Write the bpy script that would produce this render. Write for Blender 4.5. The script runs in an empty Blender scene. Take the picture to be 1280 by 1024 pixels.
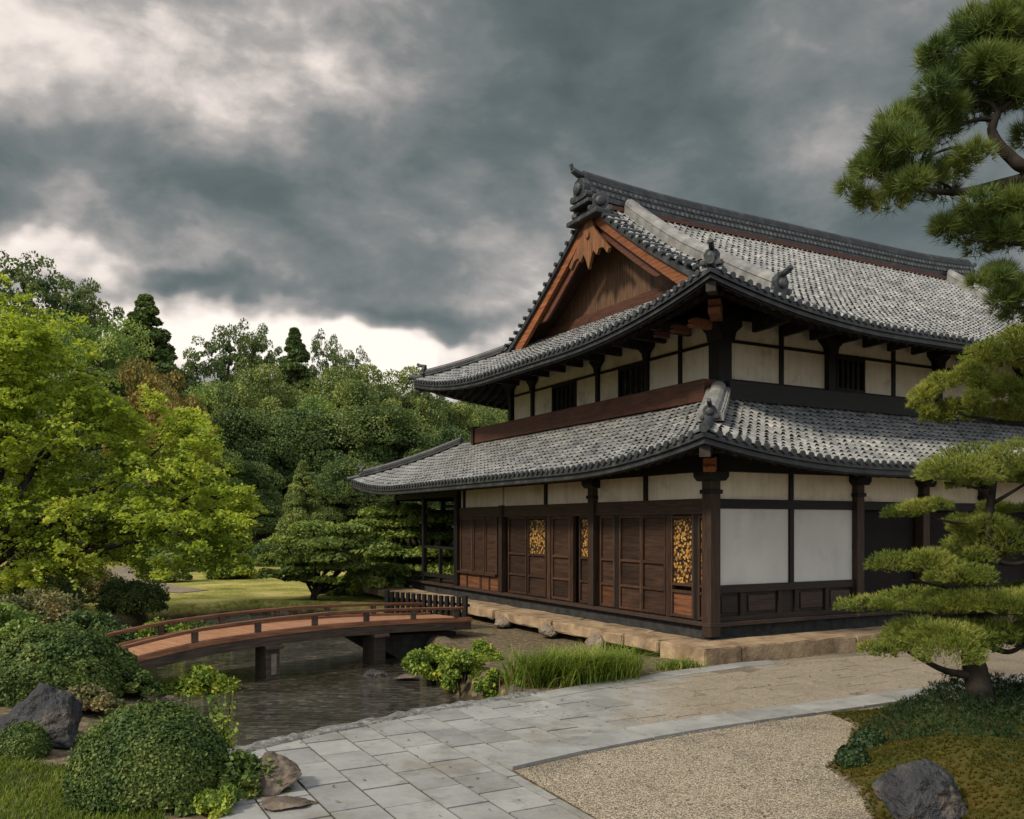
import bpy, math
import numpy as np
from mathutils import Vector

# ------------------------------------------------------------------ camera, world, sun
scene = bpy.context.scene
col = scene.collection
FPX, HX, HY, CZ = 1086.0, 640.0, 655.0, 2.4          # focal length (px of a 1280 wide picture), horizon, eye height
cam_d = bpy.data.cameras.new("camera")
cam = bpy.data.objects.new("camera", cam_d); col.objects.link(cam)
cam.location = (0, 0, CZ); cam.rotation_euler = (math.radians(90), 0, 0)
cam_d.sensor_width = 36.0; cam_d.lens = FPX / 1280 * 36.0
cam_d.shift_y = (HY - 512) / 1280.0
cam_d.clip_start = 0.1; cam_d.clip_end = 3000
scene.camera = cam
scene.view_settings.view_transform = 'Standard'
scene.view_settings.look = 'None'
scene.view_settings.gamma = 1.0
scene.view_settings.exposure = 0.15
try:
    scene.cycles.max_bounces = 6; scene.cycles.diffuse_bounces = 3; scene.cycles.glossy_bounces = 3
    scene.cycles.transparent_max_bounces = 4; scene.cycles.caustics_reflective = False; scene.cycles.caustics_refractive = False
except Exception: pass

SUN_EL, SUN_AZ = math.radians(40), math.radians(-124)     # azimuth from +Y towards +X
sun_d = bpy.data.lights.new("sun", 'SUN'); sun_d.energy = 3.4; sun_d.angle = math.radians(8); sun_d.color = (1.0, .87, .69)
sun = bpy.data.objects.new("sun", sun_d); col.objects.link(sun)
sdir = Vector((math.sin(SUN_AZ)*math.cos(SUN_EL), math.cos(SUN_AZ)*math.cos(SUN_EL), math.sin(SUN_EL)))
sun.rotation_euler = sdir.to_track_quat('Z', 'Y').to_euler()

class NT:
    """small helper to write node trees"""
    def __init__(s, tree): s.t = tree; s.n = tree.nodes; s.l = tree.links
    def new(s, typ, **kw):
        n = s.n.new(typ)
        for k, v in kw.items(): setattr(n, k, v)
        return n
    def set(s, sock, v):
        if isinstance(v, bpy.types.NodeSocket): s.l.new(v, sock)
        elif v is not None: sock.default_value = v
    def math(s, op, a, b=None, c=None, clamp=False):
        n = s.new('ShaderNodeMath', operation=op, use_clamp=clamp)
        s.set(n.inputs[0], a)
        if b is not None: s.set(n.inputs[1], b)
        if c is not None: s.set(n.inputs[2], c)
        return n.outputs[0]
    def vmath(s, op, a, b=None, out=0):
        n = s.new('ShaderNodeVectorMath', operation=op)
        s.set(n.inputs[0], a)
        if b is not None: s.set(n.inputs[1], b)
        return n.outputs[out]
    def maprange(s, v, a, b, c=0.0, d=1.0, smooth=True):
        n = s.new('ShaderNodeMapRange', interpolation_type='SMOOTHSTEP' if smooth else 'LINEAR')
        for i, x in enumerate((v, a, b, c, d)): s.set(n.inputs[i], x)
        return n.outputs[0]
    def noise(s, vec, scale, detail=4, rough=.55, dist=0.0, out=0):
        n = s.new('ShaderNodeTexNoise')
        if vec is not None: s.l.new(vec, n.inputs['Vector'])
        n.inputs['Scale'].default_value = scale; n.inputs['Detail'].default_value = detail
        n.inputs['Roughness'].default_value = rough; n.inputs['Distortion'].default_value = dist
        return n.outputs[out]
    def voronoi(s, vec, scale, feature='F1', out='Distance', rand=1.0):
        n = s.new('ShaderNodeTexVoronoi', feature=feature)
        if vec is not None: s.l.new(vec, n.inputs['Vector'])
        n.inputs['Scale'].default_value = scale; n.inputs['Randomness'].default_value = rand
        return n.outputs[out]
    def ramp(s, fac, stops, interp='LINEAR'):
        n = s.new('ShaderNodeValToRGB'); n.color_ramp.interpolation = interp
        e = n.color_ramp.elements
        while len(e) < len(stops): e.new(.5)
        for i, (p, c) in enumerate(stops):
            e[i].position = p; e[i].color = (*c, 1)
        s.set(n.inputs[0], fac)
        return n.outputs[0]
    def mix(s, fac, a, b, blend='MIX'):
        n = s.new('ShaderNodeMix', data_type='RGBA', blend_type=blend)
        s.set(n.inputs[0], fac)
        for i, v in ((6, a), (7, b)):
            if isinstance(v, tuple) and len(v) == 3: v = (*v, 1)
            s.set(n.inputs[i], v)
        return n.outputs[2]
    def mapping(s, vec, scale=(1,1,1), rot=(0,0,0)):
        n = s.new('ShaderNodeMapping')
        s.l.new(vec, n.inputs[0]); n.inputs['Scale'].default_value = scale; n.inputs['Rotation'].default_value = rot
        return n.outputs[0]

world = bpy.data.worlds.new("World"); scene.world = world
world.use_nodes = True
def make_world():
    w = NT(world.node_tree); w.n.clear()
    tc = w.new('ShaderNodeTexCoord').outputs['Generated']
    d = w.vmath('NORMALIZE', tc)
    sx = w.new('ShaderNodeSeparateXYZ'); w.l.new(d, sx.inputs[0])
    w0 = w.noise(d, 3.0, 3, .5, 0, 1)
    dw0 = w.vmath('ADD', d, w.vmath('MULTIPLY', w.vmath('SUBTRACT', w0, (.5, .5, .5)), (.10, .10, .08)))
    n1 = w.noise(w.mapping(d, (1, 1, 1.7)), 3.1, 8, .52, .25)
    n2 = w.noise(w.mapping(dw0, (1, 1, 1.9)), 6.5, 7, .56, .15)
    nb = w.math('ADD', w.math('MULTIPLY', w.math('SUBTRACT', n1, .5), 1.15), w.math('MULTIPLY', w.math('SUBTRACT', n2, .5), 1.05))
    warp = w.noise(d, 5.0, 4, .6, 0, 1)
    dw = w.vmath('ADD', d, w.vmath('MULTIPLY', w.vmath('SUBTRACT', warp, (.5, .5, .5)), (.20, .20, .14)))
    def blob(px, py, rx, ry, wt, lo=.15):
        v = Vector(((px-HX)/FPX, 1, (HY-py)/FPX)).normalized()
        q = w.vmath('MULTIPLY', w.vmath('SUBTRACT', dw, tuple(v)), (FPX/rx, FPX/rx, FPX/ry))
        L = w.vmath('LENGTH', q, None, 1)
        return w.maprange(L, lo, 1.0, wt, 0.0)
    val = w.math('ADD', nb, .385)
    for b in ((270, 80, 360, 170, .16), (450, 130, 150, 120, -.22), (330, 60, 110, 70, .16), (50, 70, 300, 150, .34), (20, 325, 170, 42, .52), (350, 425, 300, 66, .90), (500, 470, 200, 60, .60),
              (480, 10, 200, 120, .08), (800, 215, 130, 60, .16), (240, 325, 260, 60, .20),
              (-80, 430, 330, 90, .5), (400, 170, 170, 110, .14), (1000, 230, 260, 90, .05), (880, 60, 260, 80, .07), (640, 60, 160, 60, .06), (160, 270, 200, 40, .10), (620, 400, 160, 50, .10),
              (110, 205, 330, 75, -.26), (560, 230, 220, 110, -.13), (960, 100, 400, 200, -.08), (230, 352, 190, 22, -.28), (190, 20, 120, 60, -.16), (120, 120, 160, 40, -.10),
              (700, 340, 260, 90, -.02), (500, 400, 240, 26, -.36)):
        val = w.math('ADD', val, blob(*b))
    cloud = w.ramp(val, [(0.0, (.078, .099, .101)), (.25, (.118, .146, .146)), (.45, (.205, .216, .213)), (.63, (.40, .375, .355)), (.82, (.82, .73, .67)), (1.0, (1.0, .93, .84))])
    # overcast vault overhead and behind the viewer
    fz = w.maprange(sx.outputs[2], .60, .86)
    fy = w.maprange(sx.outputs[1], .30, -.25)
    f = w.math('MAXIMUM', fz, fy)
    vault = w.mix(w.maprange(n1, .3, .7), (.64, .70, .76), (.96, .96, .95))
    c = w.mix(f, cloud, vault)
    sky = w.new('ShaderNodeTexSky', sky_type='NISHITA', sun_disc=False)
    sky.sun_elevation = SUN_EL; sky.sun_rotation = SUN_AZ
    sk = w.mix(1.0, sky.outputs[0], (.10, .10, .10), 'MULTIPLY')
    c = w.mix(.96, sk, c)
    bg = w.new('ShaderNodeBackground'); w.l.new(c, bg.inputs[0]); bg.inputs[1].default_value = 1.0
    out = w.new('ShaderNodeOutputWorld'); w.l.new(bg.outputs[0], out.inputs[0])
make_world()

# ------------------------------------------------------------------ helpers
rng = np.random.default_rng(7)
def ss(a, b, x):
    t = np.clip((np.asarray(x, float) - a) / (b - a), 0, 1); return t*t*(3-2*t)
def gnd(px, py, z=0.0):
    Y = FPX*(CZ-z)/(py-HY); return ((px-HX)/FPX*Y, Y)
def at(px, py, Y): return ((px-HX)/FPX*Y, Y, CZ+(HY-py)/FPX*Y)

def sphere_dirs(n, r, zmin=-1.0):
    z = r.uniform(zmin, 1, n); a = r.uniform(0, 2*math.pi, n); q = np.sqrt(1-z*z)
    return np.stack([q*np.cos(a), q*np.sin(a), z], 1)
def mesh_obj(name, V, F, mat, parent=None, smooth=False, mats=None, midx=None):
    me = bpy.data.meshes.new(name)
    if isinstance(F, np.ndarray):
        V = np.ascontiguousarray(V, dtype=np.float32).reshape(-1, 3); n, k = F.shape
        me.vertices.add(len(V)); me.vertices.foreach_set('co', V.ravel())
        me.loops.add(n*k); me.loops.foreach_set('vertex_index', np.ascontiguousarray(F, dtype=np.int32).ravel())
        me.polygons.add(n)
        me.polygons.foreach_set('loop_start', np.arange(0, n*k, k, dtype=np.int32))
        me.update(calc_edges=True)
    else:
        me.from_pydata([tuple(map(float, v)) for v in V], [], F); me.update()
    for m in (mats or [mat]): me.materials.append(m)
    if midx is not None: me.polygons.foreach_set('material_index', np.asarray(midx, dtype=np.int32))
    if smooth: me.polygons.foreach_set('use_smooth', np.ones(len(me.polygons), dtype=bool))
    o = bpy.data.objects.new(name, me); col.objects.link(o)
    if parent is not None: o.parent = parent
    return o

def thing(name, label, cat, loc=(0, 0, 0), rz=0.0, group=None):
    o = bpy.data.objects.new(name, None); col.objects.link(o)
    o.empty_display_size = .2
    o.location = loc; o.rotation_euler = (0, 0, rz)
    o['label'] = label; o['category'] = cat
    if group: o['group'] = group
    return o
def tag(o, label=None, cat=None, group=None, kind=None):
    if label: o['label'] = label
    if cat: o['category'] = cat
    if group: o['group'] = group
    if kind: o['kind'] = kind
    return o
def copy_thing(root, loc, rz, scale, label, group=None):
    r = root.copy(); col.objects.link(r); r.location = loc; r.rotation_euler = (0, 0, rz); r.scale = scale
    r['label'] = label
    if group: r['group'] = group
    for ch in list(root.children):
        c = ch.copy(); col.objects.link(c); c.parent = r
        for g in list(ch.children):
            e = g.copy(); col.objects.link(e); e.parent = c
    return r

class MB:
    def __init__(s): s.V = []; s.F = []
    def add(s, V, F):
        b = len(s.V); s.V.extend([tuple(v) for v in V]); s.F.extend([tuple(i+b for i in f) for f in F]); return s
    def box(s, x0, x1, y0, y1, z0, z1):
        x0, x1 = min(x0, x1), max(x0, x1); y0, y1 = min(y0, y1), max(y0, y1); z0, z1 = min(z0, z1), max(z0, z1)
        V = [(x0,y0,z0),(x1,y0,z0),(x1,y1,z0),(x0,y1,z0),(x0,y0,z1),(x1,y0,z1),(x1,y1,z1),(x0,y1,z1)]
        return s.add(V, [(0,3,2,1),(4,5,6,7),(0,1,5,4),(1,2,6,5),(2,3,7,6),(3,0,4,7)])
    def sweep(s, pts, prof, closed=True, wscale=None):
        """prof: list of (side, up) offsets swept along pts; side is horizontal, perpendicular to the path"""
        P = np.array(pts, float); n = len(P); k = len(prof); V = []
        for i in range(n):
            t = P[min(i+1, n-1)] - P[max(i-1, 0)]
            h = np.array([t[1], -t[0], 0.0]); L = np.linalg.norm(h)
            h = h/L if L > 1e-9 else np.array([1.0, 0, 0])
            w = 1.0 if wscale is None else wscale[i]
            for a, b in prof: V.append(P[i] + h*a*w + np.array([0, 0, b*w]))
        F = []
        for i in range(n-1):
            for j in range(k if closed else k-1):
                a = i*k+j; b = i*k+(j+1) % k
                F.append((a, a+k, b+k, b))
        if closed: F.append(tuple(range(k))); F.append(tuple((n-1)*k+j for j in range(k))[::-1])
        return s.add(V, F)
    def tube(s, pts, radii, n=8, cap=True):
        P = np.array(pts, float); m = len(P)
        if np.isscalar(radii): radii = [radii]*m
        V = []; up = np.array([.13, .21, .97])
        for i in range(m):
            t = P[min(i+1, m-1)] - P[max(i-1, 0)]; t = t/(np.linalg.norm(t)+1e-9)
            a = np.cross(t, up); a = a/(np.linalg.norm(a)+1e-9) if np.linalg.norm(a) > .05 else np.array([1.0, 0, 0])
            b = np.cross(t, a); b /= np.linalg.norm(b)
            for j in range(n):
                an = 2*math.pi*j/n
                V.append(P[i] + radii[i]*(a*math.cos(an)+b*math.sin(an)))
        F = []
        for i in range(m-1):
            for j in range(n):
                a = i*n+j; b = i*n+(j+1) % n
                F.append((a, b, b+n, a+n))
        if cap: F.append(tuple(range(n))[::-1]); F.append(tuple((m-1)*n+j for j in range(n)))
        return s.add(V, F)
    def prism(s, outline, plane, d0, d1):
        """outline: list of (a, b); plane 'yz' -> extruded in x, 'xz' -> in y, 'xy' -> in z"""
        def pt(a, b, d): return {'yz': (d, a, b), 'xz': (a, d, b), 'xy': (a, b, d)}[plane]
        k = len(outline)
        V = [pt(a, b, d0) for a, b in outline]+[pt(a, b, d1) for a, b in outline]
        F = [tuple(range(k))[::-1], tuple(range(k, 2*k))]+[(i, (i+1) % k, k+(i+1) % k, k+i) for i in range(k)]
        return s.add(V, F)
    def build(s, name, mat, parent=None, smooth=False, bevel=0.0):
        o = mesh_obj(name, s.V, s.F, mat, parent, smooth)
        fix_normals(o)
        if bevel > 0:
            b = o.modifiers.new('bevel', 'BEVEL'); b.width = bevel; b.segments = 2; b.limit_method = 'ANGLE'; b.angle_limit = math.radians(40)
        return o
import bmesh
def fix_normals(o):
    bm = bmesh.new(); bm.from_mesh(o.data); bmesh.ops.recalc_face_normals(bm, faces=bm.faces); bm.to_mesh(o.data); bm.free()
def curve_pts(P, n=12):
    """Catmull-Rom through control points"""
    P = [np.array(p, float) for p in P]; P = [2*P[0]-P[1]]+P+[2*P[-1]-P[-2]]; out = []
    for i in range(1, len(P)-2):
        for t in np.linspace(0, 1, n, endpoint=False):
            a, b, c, d = P[i-1:i+3]
            out.append(.5*((2*b)+(-a+c)*t+(2*a-5*b+4*c-d)*t*t+(-a+3*b-3*c+d)*t**3))
    out.append(P[-2]); return np.array(out)

# ------------------------------------------------------------------ materials
def base_mat(name, rough=.8, spec=.3):
    m = bpy.data.materials.new(name); m.use_nodes = True
    w = NT(m.node_tree); b = w.n['Principled BSDF']
    b.inputs['Roughness'].default_value = rough
    b.inputs['Specular IOR Level'].default_value = spec
    return m, w, b
def bump(w, b, h, strength, dist=.02):
    n = w.new('ShaderNodeBump'); n.inputs['Strength'].default_value = strength; n.inputs['Distance'].default_value = dist
    w.l.new(h, n.inputs['Height']); w.l.new(n.outputs[0], b.inputs['Normal'])
def noise_mat(name, stops, scale=3, stretch=(1, 1, 1), rough=.8, spec=.3, bmp=.3, bscale=30, bdist=.02, detail=5, island=0.0, stain=None, objrand=0.0, streak=0.0):
    m, w, b = base_mat(name, rough, spec)
    tc = w.new('ShaderNodeTexCoord').outputs['Object']
    v = w.mapping(tc, stretch)
    f = w.noise(v, scale, detail, .6, .2)
    f = w.maprange(f, .28, .72, smooth=False)
    if island:
        r = w.new('ShaderNodeNewGeometry').outputs['Random Per Island']
        f = w.math('ADD', w.math('MULTIPLY', f, 1-island), w.math('MULTIPLY', r, island))
    c = w.ramp(f, stops)
    if streak:
        c = w.mix(w.math('MULTIPLY', w.maprange(w.noise(w.mapping(tc, (16, 16, .5)), 1.0, 4, .6), .45, .7), streak), c, (.22, .19, .14))
    if objrand:
        oi = w.new('ShaderNodeObjectInfo').outputs['Random']
        c = w.mix(1.0, c, w.ramp(oi, [(0, (1-objrand,)*3), (1, (1+objrand,)*3)]), 'MULTIPLY')
    if stain:
        sc, thr, colr, amt = stain
        g = w.maprange(w.noise(tc, sc, 5, .65), thr, thr+.18)
        c = w.mix(w.math('MULTIPLY', g, amt), c, colr)
    w.l.new(c, b.inputs['Base Color'])
    if bmp: bump(w, b, w.noise(v, bscale, 4, .6), bmp, bdist)
    return m
def wood(name, dark, light, axis='z', rough=.6, scale=5):
    st = {'z': (7, 7, .5), 'x': (.5, 7, 7), 'y': (7, .5, 7)}[axis]
    return noise_mat(name, [(0, dark), (.55, tuple((a+b)/2 for a, b in zip(dark, light))), (1, light)], scale, st, rough, .3, .45, 9, .01, 6, objrand=.38, stain=(1.6, .55, tuple(.35*q for q in dark), .5))
def leaf_mat(name, cols, nscale=.8, trans=.3, rough=.55, isl=.5):
    m = bpy.data.materials.new(name); m.use_nodes = True
    w = NT(m.node_tree); w.n.clear()
    tc = w.new('ShaderNodeTexCoord').outputs['Object']
    r = w.new('ShaderNodeNewGeometry').outputs['Random Per Island']
    n = w.maprange(w.noise(tc, nscale, 3, .5), .3, .7, smooth=False)
    f = w.math('ADD', w.math('MULTIPLY', r, isl), w.math('MULTIPLY', n, 1-isl))
    k = len(cols)
    c = w.ramp(f, [(.12+.76*i/(k-1), x) for i, x in enumerate(cols)])
    d = w.new('ShaderNodeBsdfPrincipled'); d.inputs['Roughness'].default_value = rough; d.inputs['Specular IOR Level'].default_value = .25
    w.l.new(c, d.inputs['Base Color'])
    t = w.new('ShaderNodeBsdfTranslucent')
    w.l.new(w.mix(1.0, c, (1.25, 1.15, .55), 'MULTIPLY'), t.inputs[0])
    mx = w.new('ShaderNodeMixShader'); mx.inputs[0].default_value = trans
    w.l.new(d.outputs[0], mx.inputs[1]); w.l.new(t.outputs[0], mx.inputs[2])
    o = w.new('ShaderNodeOutputMaterial'); w.l.new(mx.outputs[0], o.inputs[0])
    return m

M = {}
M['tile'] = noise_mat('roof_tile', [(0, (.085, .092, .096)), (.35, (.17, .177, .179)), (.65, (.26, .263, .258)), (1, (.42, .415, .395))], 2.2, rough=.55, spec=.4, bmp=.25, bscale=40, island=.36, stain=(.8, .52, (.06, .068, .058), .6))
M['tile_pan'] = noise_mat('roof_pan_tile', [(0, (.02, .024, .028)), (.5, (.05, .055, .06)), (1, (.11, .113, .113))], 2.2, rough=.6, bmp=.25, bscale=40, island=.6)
M['ridge'] = noise_mat('ridge_tile', [(0, (.012, .014, .017)), (.6, (.03, .034, .038)), (1, (.075, .08, .082))], 4, rough=.5, spec=.45, bmp=.4, bscale=25)
M['stud'] = noise_mat('ridge_stud_tile', [(0, (.04, .044, .048)), (1, (.16, .165, .165))], 4, rough=.55, bmp=0, island=.6)
M['ridge_grey'] = noise_mat('ridge_mortar', [(0, (.10, .102, .102)), (.5, (.19, .19, .186)), (1, (.29, .287, .275))], 3, rough=.75, bmp=.4, bscale=18)
M['wood_black'] = wood('blackened_wood', (.003, .003, .0035), (.012, .010, .009), 'z')
M['wood_blackx'] = wood('blackened_beam', (.003, .003, .0035), (.012, .010, .009), 'x')
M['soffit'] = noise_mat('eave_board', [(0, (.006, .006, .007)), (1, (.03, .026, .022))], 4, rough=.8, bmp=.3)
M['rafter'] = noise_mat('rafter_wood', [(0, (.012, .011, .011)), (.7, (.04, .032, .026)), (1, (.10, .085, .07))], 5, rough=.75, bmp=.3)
M['pillar'] = wood('pillar_wood', (.012, .008, .006), (.055, .030, .020), 'z')
M['beam_red'] = wood('beam_wood', (.040, .016, .010), (.125, .050, .029), 'y')
M['beam_brown'] = wood('lintel_wood', (.03, .018, .012), (.11, .06, .035), 'y')
M['beam_dark'] = wood('sill_wood', (.014, .010, .009), (.055, .034, .024), 'x')
M['door_frame'] = wood('door_frame_wood', (.016, .009, .006), (.085, .042, .024), 'z')
M['door_panel'] = wood('door_panel_wood', (.012, .007, .005), (.058, .029, .017), 'y', scale=3)
M['door_red'] = wood('red_panel_wood', (.045, .018, .009), (.17, .070, .034), 'y', scale=3)
M['orange'] = wood('orange_wood', (.085, .030, .012), (.30, .110, .044), 'y', scale=3)
M['pendant'] = wood('pendant_wood', (.12, .05, .02), (.42, .19, .085), 'z', scale=3)
M['gable_wood'] = wood('gable_plank_wood', (.040, .022, .013), (.135, .075, .042), 'z', scale=2.4)
M['plaster'] = noise_mat('wall_plaster', [(0, (.56, .49, .37)), (.5, (.70, .63, .49)), (1, (.77, .71, .58))], 1.2, rough=.9, bmp=.25, bscale=50, stain=(1.3, .53, (.34, .29, .205), .6), streak=.15)
M['shoji'] = noise_mat('paper_panel', [(0, (.50, .49, .465)), (1, (.62, .61, .58))], .8, rough=.85, bmp=.05, bscale=50, stain=(1.0, .52, (.40, .385, .35), .5), streak=.03)
M['gap'] = noise_mat('dark_interior', [(0, (.006, .006, .006)), (1, (.016, .013, .012))], 2, rough=.9, bmp=0)
M['plinth'] = noise_mat('plinth_stone', [(0, (.11, .075, .048)), (.45, (.26, .185, .115)), (1, (.44, .33, .21))], 2.2, rough=.85, bmp=.6, bscale=14, bdist=.03, detail=8, stain=(1.8, .56, (.10, .085, .06), .7))
M['footing'] = noise_mat('dark_footing', [(0, (.012, .013, .014)), (1, (.05, .048, .045))], 5, rough=.9, bmp=.5, bscale=30)
M['boulder'] = noise_mat('pale_boulder', [(0, (.10, .08, .06)), (1, (.31, .255, .20))], 4, rough=.85, bmp=.5, bscale=12, bdist=.03)
M['rock'] = noise_mat('dark_rock', [(0, (.012, .014, .017)), (.5, (.034, .036, .04)), (.75, (.07, .066, .062)), (1, (.22, .20, .18))], 2.6, rough=.7, spec=.4, bmp=1.0, bscale=11, bdist=.10, detail=10, stain=(3.0, .52, (.13, .085, .055), .7))
M['rock_brown'] = noise_mat('brown_rock', [(0, (.04, .032, .027)), (.55, (.115, .090, .070)), (1, (.25, .20, .155))], 2.6, rough=.85, bmp=.8, bscale=8, bdist=.05, detail=9)
M['bark'] = noise_mat('bark', [(0, (.008, .007, .006)), (1, (.045, .036, .029))], 6, (1, 1, .35), .9, .2, .9, 14, .03)
M['bridge'] = wood('bridge_wood', (.085, .036, .021), (.36, .160, .085), 'x', scale=4)
M['bridge_dark'] = wood('bridge_beam_wood', (.022, .017, .014), (.12, .085, .064), 'x', scale=4)
M['deck'] = wood('deck_plank_wood', (.30, .135, .07), (.56, .30, .17), 'y', scale=4)
M['leaf_dark'] = leaf_mat('dark_leaves', [(0.040, 0.073, 0.030), (0.072, 0.120, 0.038), (0.120, 0.173, 0.049), (0.201, 0.246, 0.068)], .4, .2, isl=.3)
M['leaf_mid'] = leaf_mat('green_leaves', [(0.062, 0.113, 0.031), (0.124, 0.200, 0.047), (0.209, 0.300, 0.065), (0.328, 0.391, 0.100)], .4, .25, isl=.35)
M['leaf_layer'] = leaf_mat('feathery_leaves', [(0.072, 0.120, 0.029), (0.144, 0.216, 0.050), (0.240, 0.312, 0.074), (0.348, 0.396, 0.108)], .8, .3, isl=.35)
M['leaf_olive'] = leaf_mat('olive_leaves', [(0.067, 0.106, 0.031), (0.125, 0.173, 0.046), (0.202, 0.250, 0.065), (0.307, 0.336, 0.106)], .4, .2, isl=.3)
M['leaf_rust'] = leaf_mat('rusty_leaves', [(0.091, 0.091, 0.026), (0.169, 0.150, 0.039), (0.260, 0.189, 0.046), (0.338, 0.215, 0.058)], .4, .2, isl=.35)
M['leaf_lime'] = leaf_mat('yellow_green_leaves', [(0.118, 0.178, 0.029), (0.254, 0.357, 0.048), (0.401, 0.497, 0.075), (0.540, 0.584, 0.135)], .6, .5, isl=.45)
M['leaf_box'] = leaf_mat('boxwood_leaves', [(0.021, 0.043, 0.012), (0.050, 0.091, 0.019), (0.099, 0.150, 0.031), (0.211, 0.240, 0.060)], 2.2, .2, isl=.5)
M['leaf_bush'] = leaf_mat('bush_leaves', [(0.045, 0.082, 0.019), (0.122, 0.201, 0.032), (0.269, 0.347, 0.051), (0.538, 0.510, 0.073)], 1.5, .3)
M['leaf_redbush'] = leaf_mat('reddish_leaves', [(0.053, 0.077, 0.034), (0.117, 0.135, 0.057), (0.221, 0.195, 0.083), (0.364, 0.234, 0.117)], 1.2, .2)
M['needle'] = leaf_mat('pine_needles', [(0.032, 0.065, 0.020), (0.076, 0.125, 0.027), (0.158, 0.206, 0.045), (0.263, 0.288, 0.075)], 1.4, .2, isl=.4)
M['needle_lime'] = leaf_mat('young_pine_needles', [(0.067, 0.101, 0.020), (0.158, 0.209, 0.031), (0.284, 0.314, 0.059), (0.419, 0.419, 0.098)], 1.6, .25)
M['needle_niwaki'] = leaf_mat('pruned_pine_needles', [(0.051, 0.085, 0.019), (0.128, 0.177, 0.030), (0.237, 0.275, 0.053), (0.371, 0.366, 0.099)], 1.8, .25, isl=.4)
M['juniper'] = leaf_mat('juniper_needles', [(.007, .018, .007), (.014, .034, .011), (.028, .054, .015), (.055, .085, .025)], 1.5, .1)
M['moss'] = leaf_mat('moss_tufts', [(0.021, 0.031, 0.004), (0.053, 0.059, 0.006), (0.094, 0.081, 0.009), (0.130, 0.074, 0.011)], 1.8, .2)
M['grass'] = leaf_mat('grass_blades', [(.04, .075, .008), (.085, .14, .014), (.15, .21, .022), (.24, .28, .05)], 1.3, .35)
M['reed'] = leaf_mat('reed_blades', [(.06, .10, .014), (.13, .20, .026), (.22, .29, .045), (.36, .34, .11)], 1.3, .35)
M['dry'] = leaf_mat('dry_stems', [(.06, .04, .02), (.14, .09, .045), (.24, .16, .08)], 2, .2)

def make_gold():
    m, w, b = base_mat('gilded_carving', .45, .5)
    tc = w.new('ShaderNodeTexCoord').outputs['Object']
    dv = w.noise(tc, 9, 2, .5, 0, 1)
    v = w.vmath('ADD', tc, w.vmath('MULTIPLY', dv, (.06, .06, .06)))
    f = w.voronoi(v, 17, 'F1', 'Distance'); cc = w.new('ShaderNodeSeparateColor'); w.l.new(w.voronoi(v, 17, 'F1', 'Color'), cc.inputs[0])
    g = w.maprange(w.math('ADD', f, w.math('MULTIPLY', w.noise(tc, 40, 2), .25)), .80, .58)
    gc = w.ramp(cc.outputs[0], [(.1, (.08, .035, .010)), (.5, (.24, .115, .025)), (.9, (.44, .25, .06))])
    c = w.mix(g, (.010, .007, .005), gc)
    w.l.new(c, b.inputs['Base Color']); bump(w, b, g, .9, .03)
    return m
M['gold'] = make_gold()
def make_ground():
    m, w, b = base_mat('garden_soil', .95, .1)
    tc = w.new('ShaderNodeTexCoord').outputs['Object']
    s = w.new('ShaderNodeSeparateXYZ'); w.l.new(tc, s.inputs[0])
    n = w.noise(tc, .45, 6, .70); nf = w.noise(tc, 9, 5, .65)
    soil = w.ramp(nf, [(.3, (.05, .038, .024)), (.5, (.12, .095, .06)), (.7, (.24, .19, .125))])
    turf = w.ramp(w.math('ADD', w.math('MULTIPLY', n, .6), w.math('MULTIPLY', nf, .4)), [(.40, (.10, .115, .022)), (.5, (.25, .235, .06)), (.60, (.42, .36, .14))])
    g = w.maprange(w.math('ADD', s.outputs[1], w.math('MULTIPLY', n, 6)), 24.5, 28)           # the lawn begins beyond the pond
    g2 = w.maprange(w.math('ADD', s.outputs[1], w.math('MULTIPLY', n, 10)), 66, 58)           # woodland floor behind it
    c = w.mix(w.math('MULTIPLY', g, g2), soil, turf)
    bed = w.ramp(w.voronoi(tc, 7, 'F1', 'Color'), [(.2, (.035, .028, .018)), (.6, (.09, .07, .045)), (1, (.19, .16, .11))])
    c = w.mix(w.maprange(s.outputs[2], -.12, -.35), c, bed)
    mo = w.ramp(w.math('ADD', w.math('MULTIPLY', w.noise(tc, 1.7, 4, .6), .6), w.math('MULTIPLY', nf, .4)), [(.35, (.016, .026, .006)), (.5, (.045, .048, .010)), (.65, (.10, .070, .018))])
    c = w.mix(w.math('MULTIPLY', w.maprange(s.outputs[2], .012, .03), w.math('MULTIPLY', w.maprange(s.outputs[0], 2.2, 2.5), w.maprange(s.outputs[1], 20, 19))), c, mo)
    w.l.new(c, b.inputs['Base Color']); bump(w, b, nf, .6, .05)
    return m
M['ground'] = make_ground()
def make_gravel(name, cols, sc=38, tint=1.0):
    m, w, b = base_mat(name, .9, .2)
    tc = w.new('ShaderNodeTexCoord').outputs['Object']
    c = w.ramp(w.voronoi(tc, sc, 'F1', 'Color'), cols)
    big = w.noise(tc, .9, 6, .6)
    c = w.mix(w.maprange(big, .45, .72), c, w.mix(1.0, c, (.62, .64, .66), 'MULTIPLY'))
    w.l.new(c, b.inputs['Base Color'])
    h = w.voronoi(tc, sc, 'F1', 'Distance')
    bump(w, b, w.math('MULTIPLY', h, -1.0), .9, .02)
    return m
M['gravel'] = make_gravel('tan_gravel', [(.15, (.13, .105, .075)), (.5, (.33, .275, .20)), (.85, (.52, .45, .345))], 70)
M['court'] = make_gravel('packed_sand', [(.1, (.17, .14, .10)), (.5, (.25, .21, .155)), (.9, (.36, .305, .225))], 75)
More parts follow.
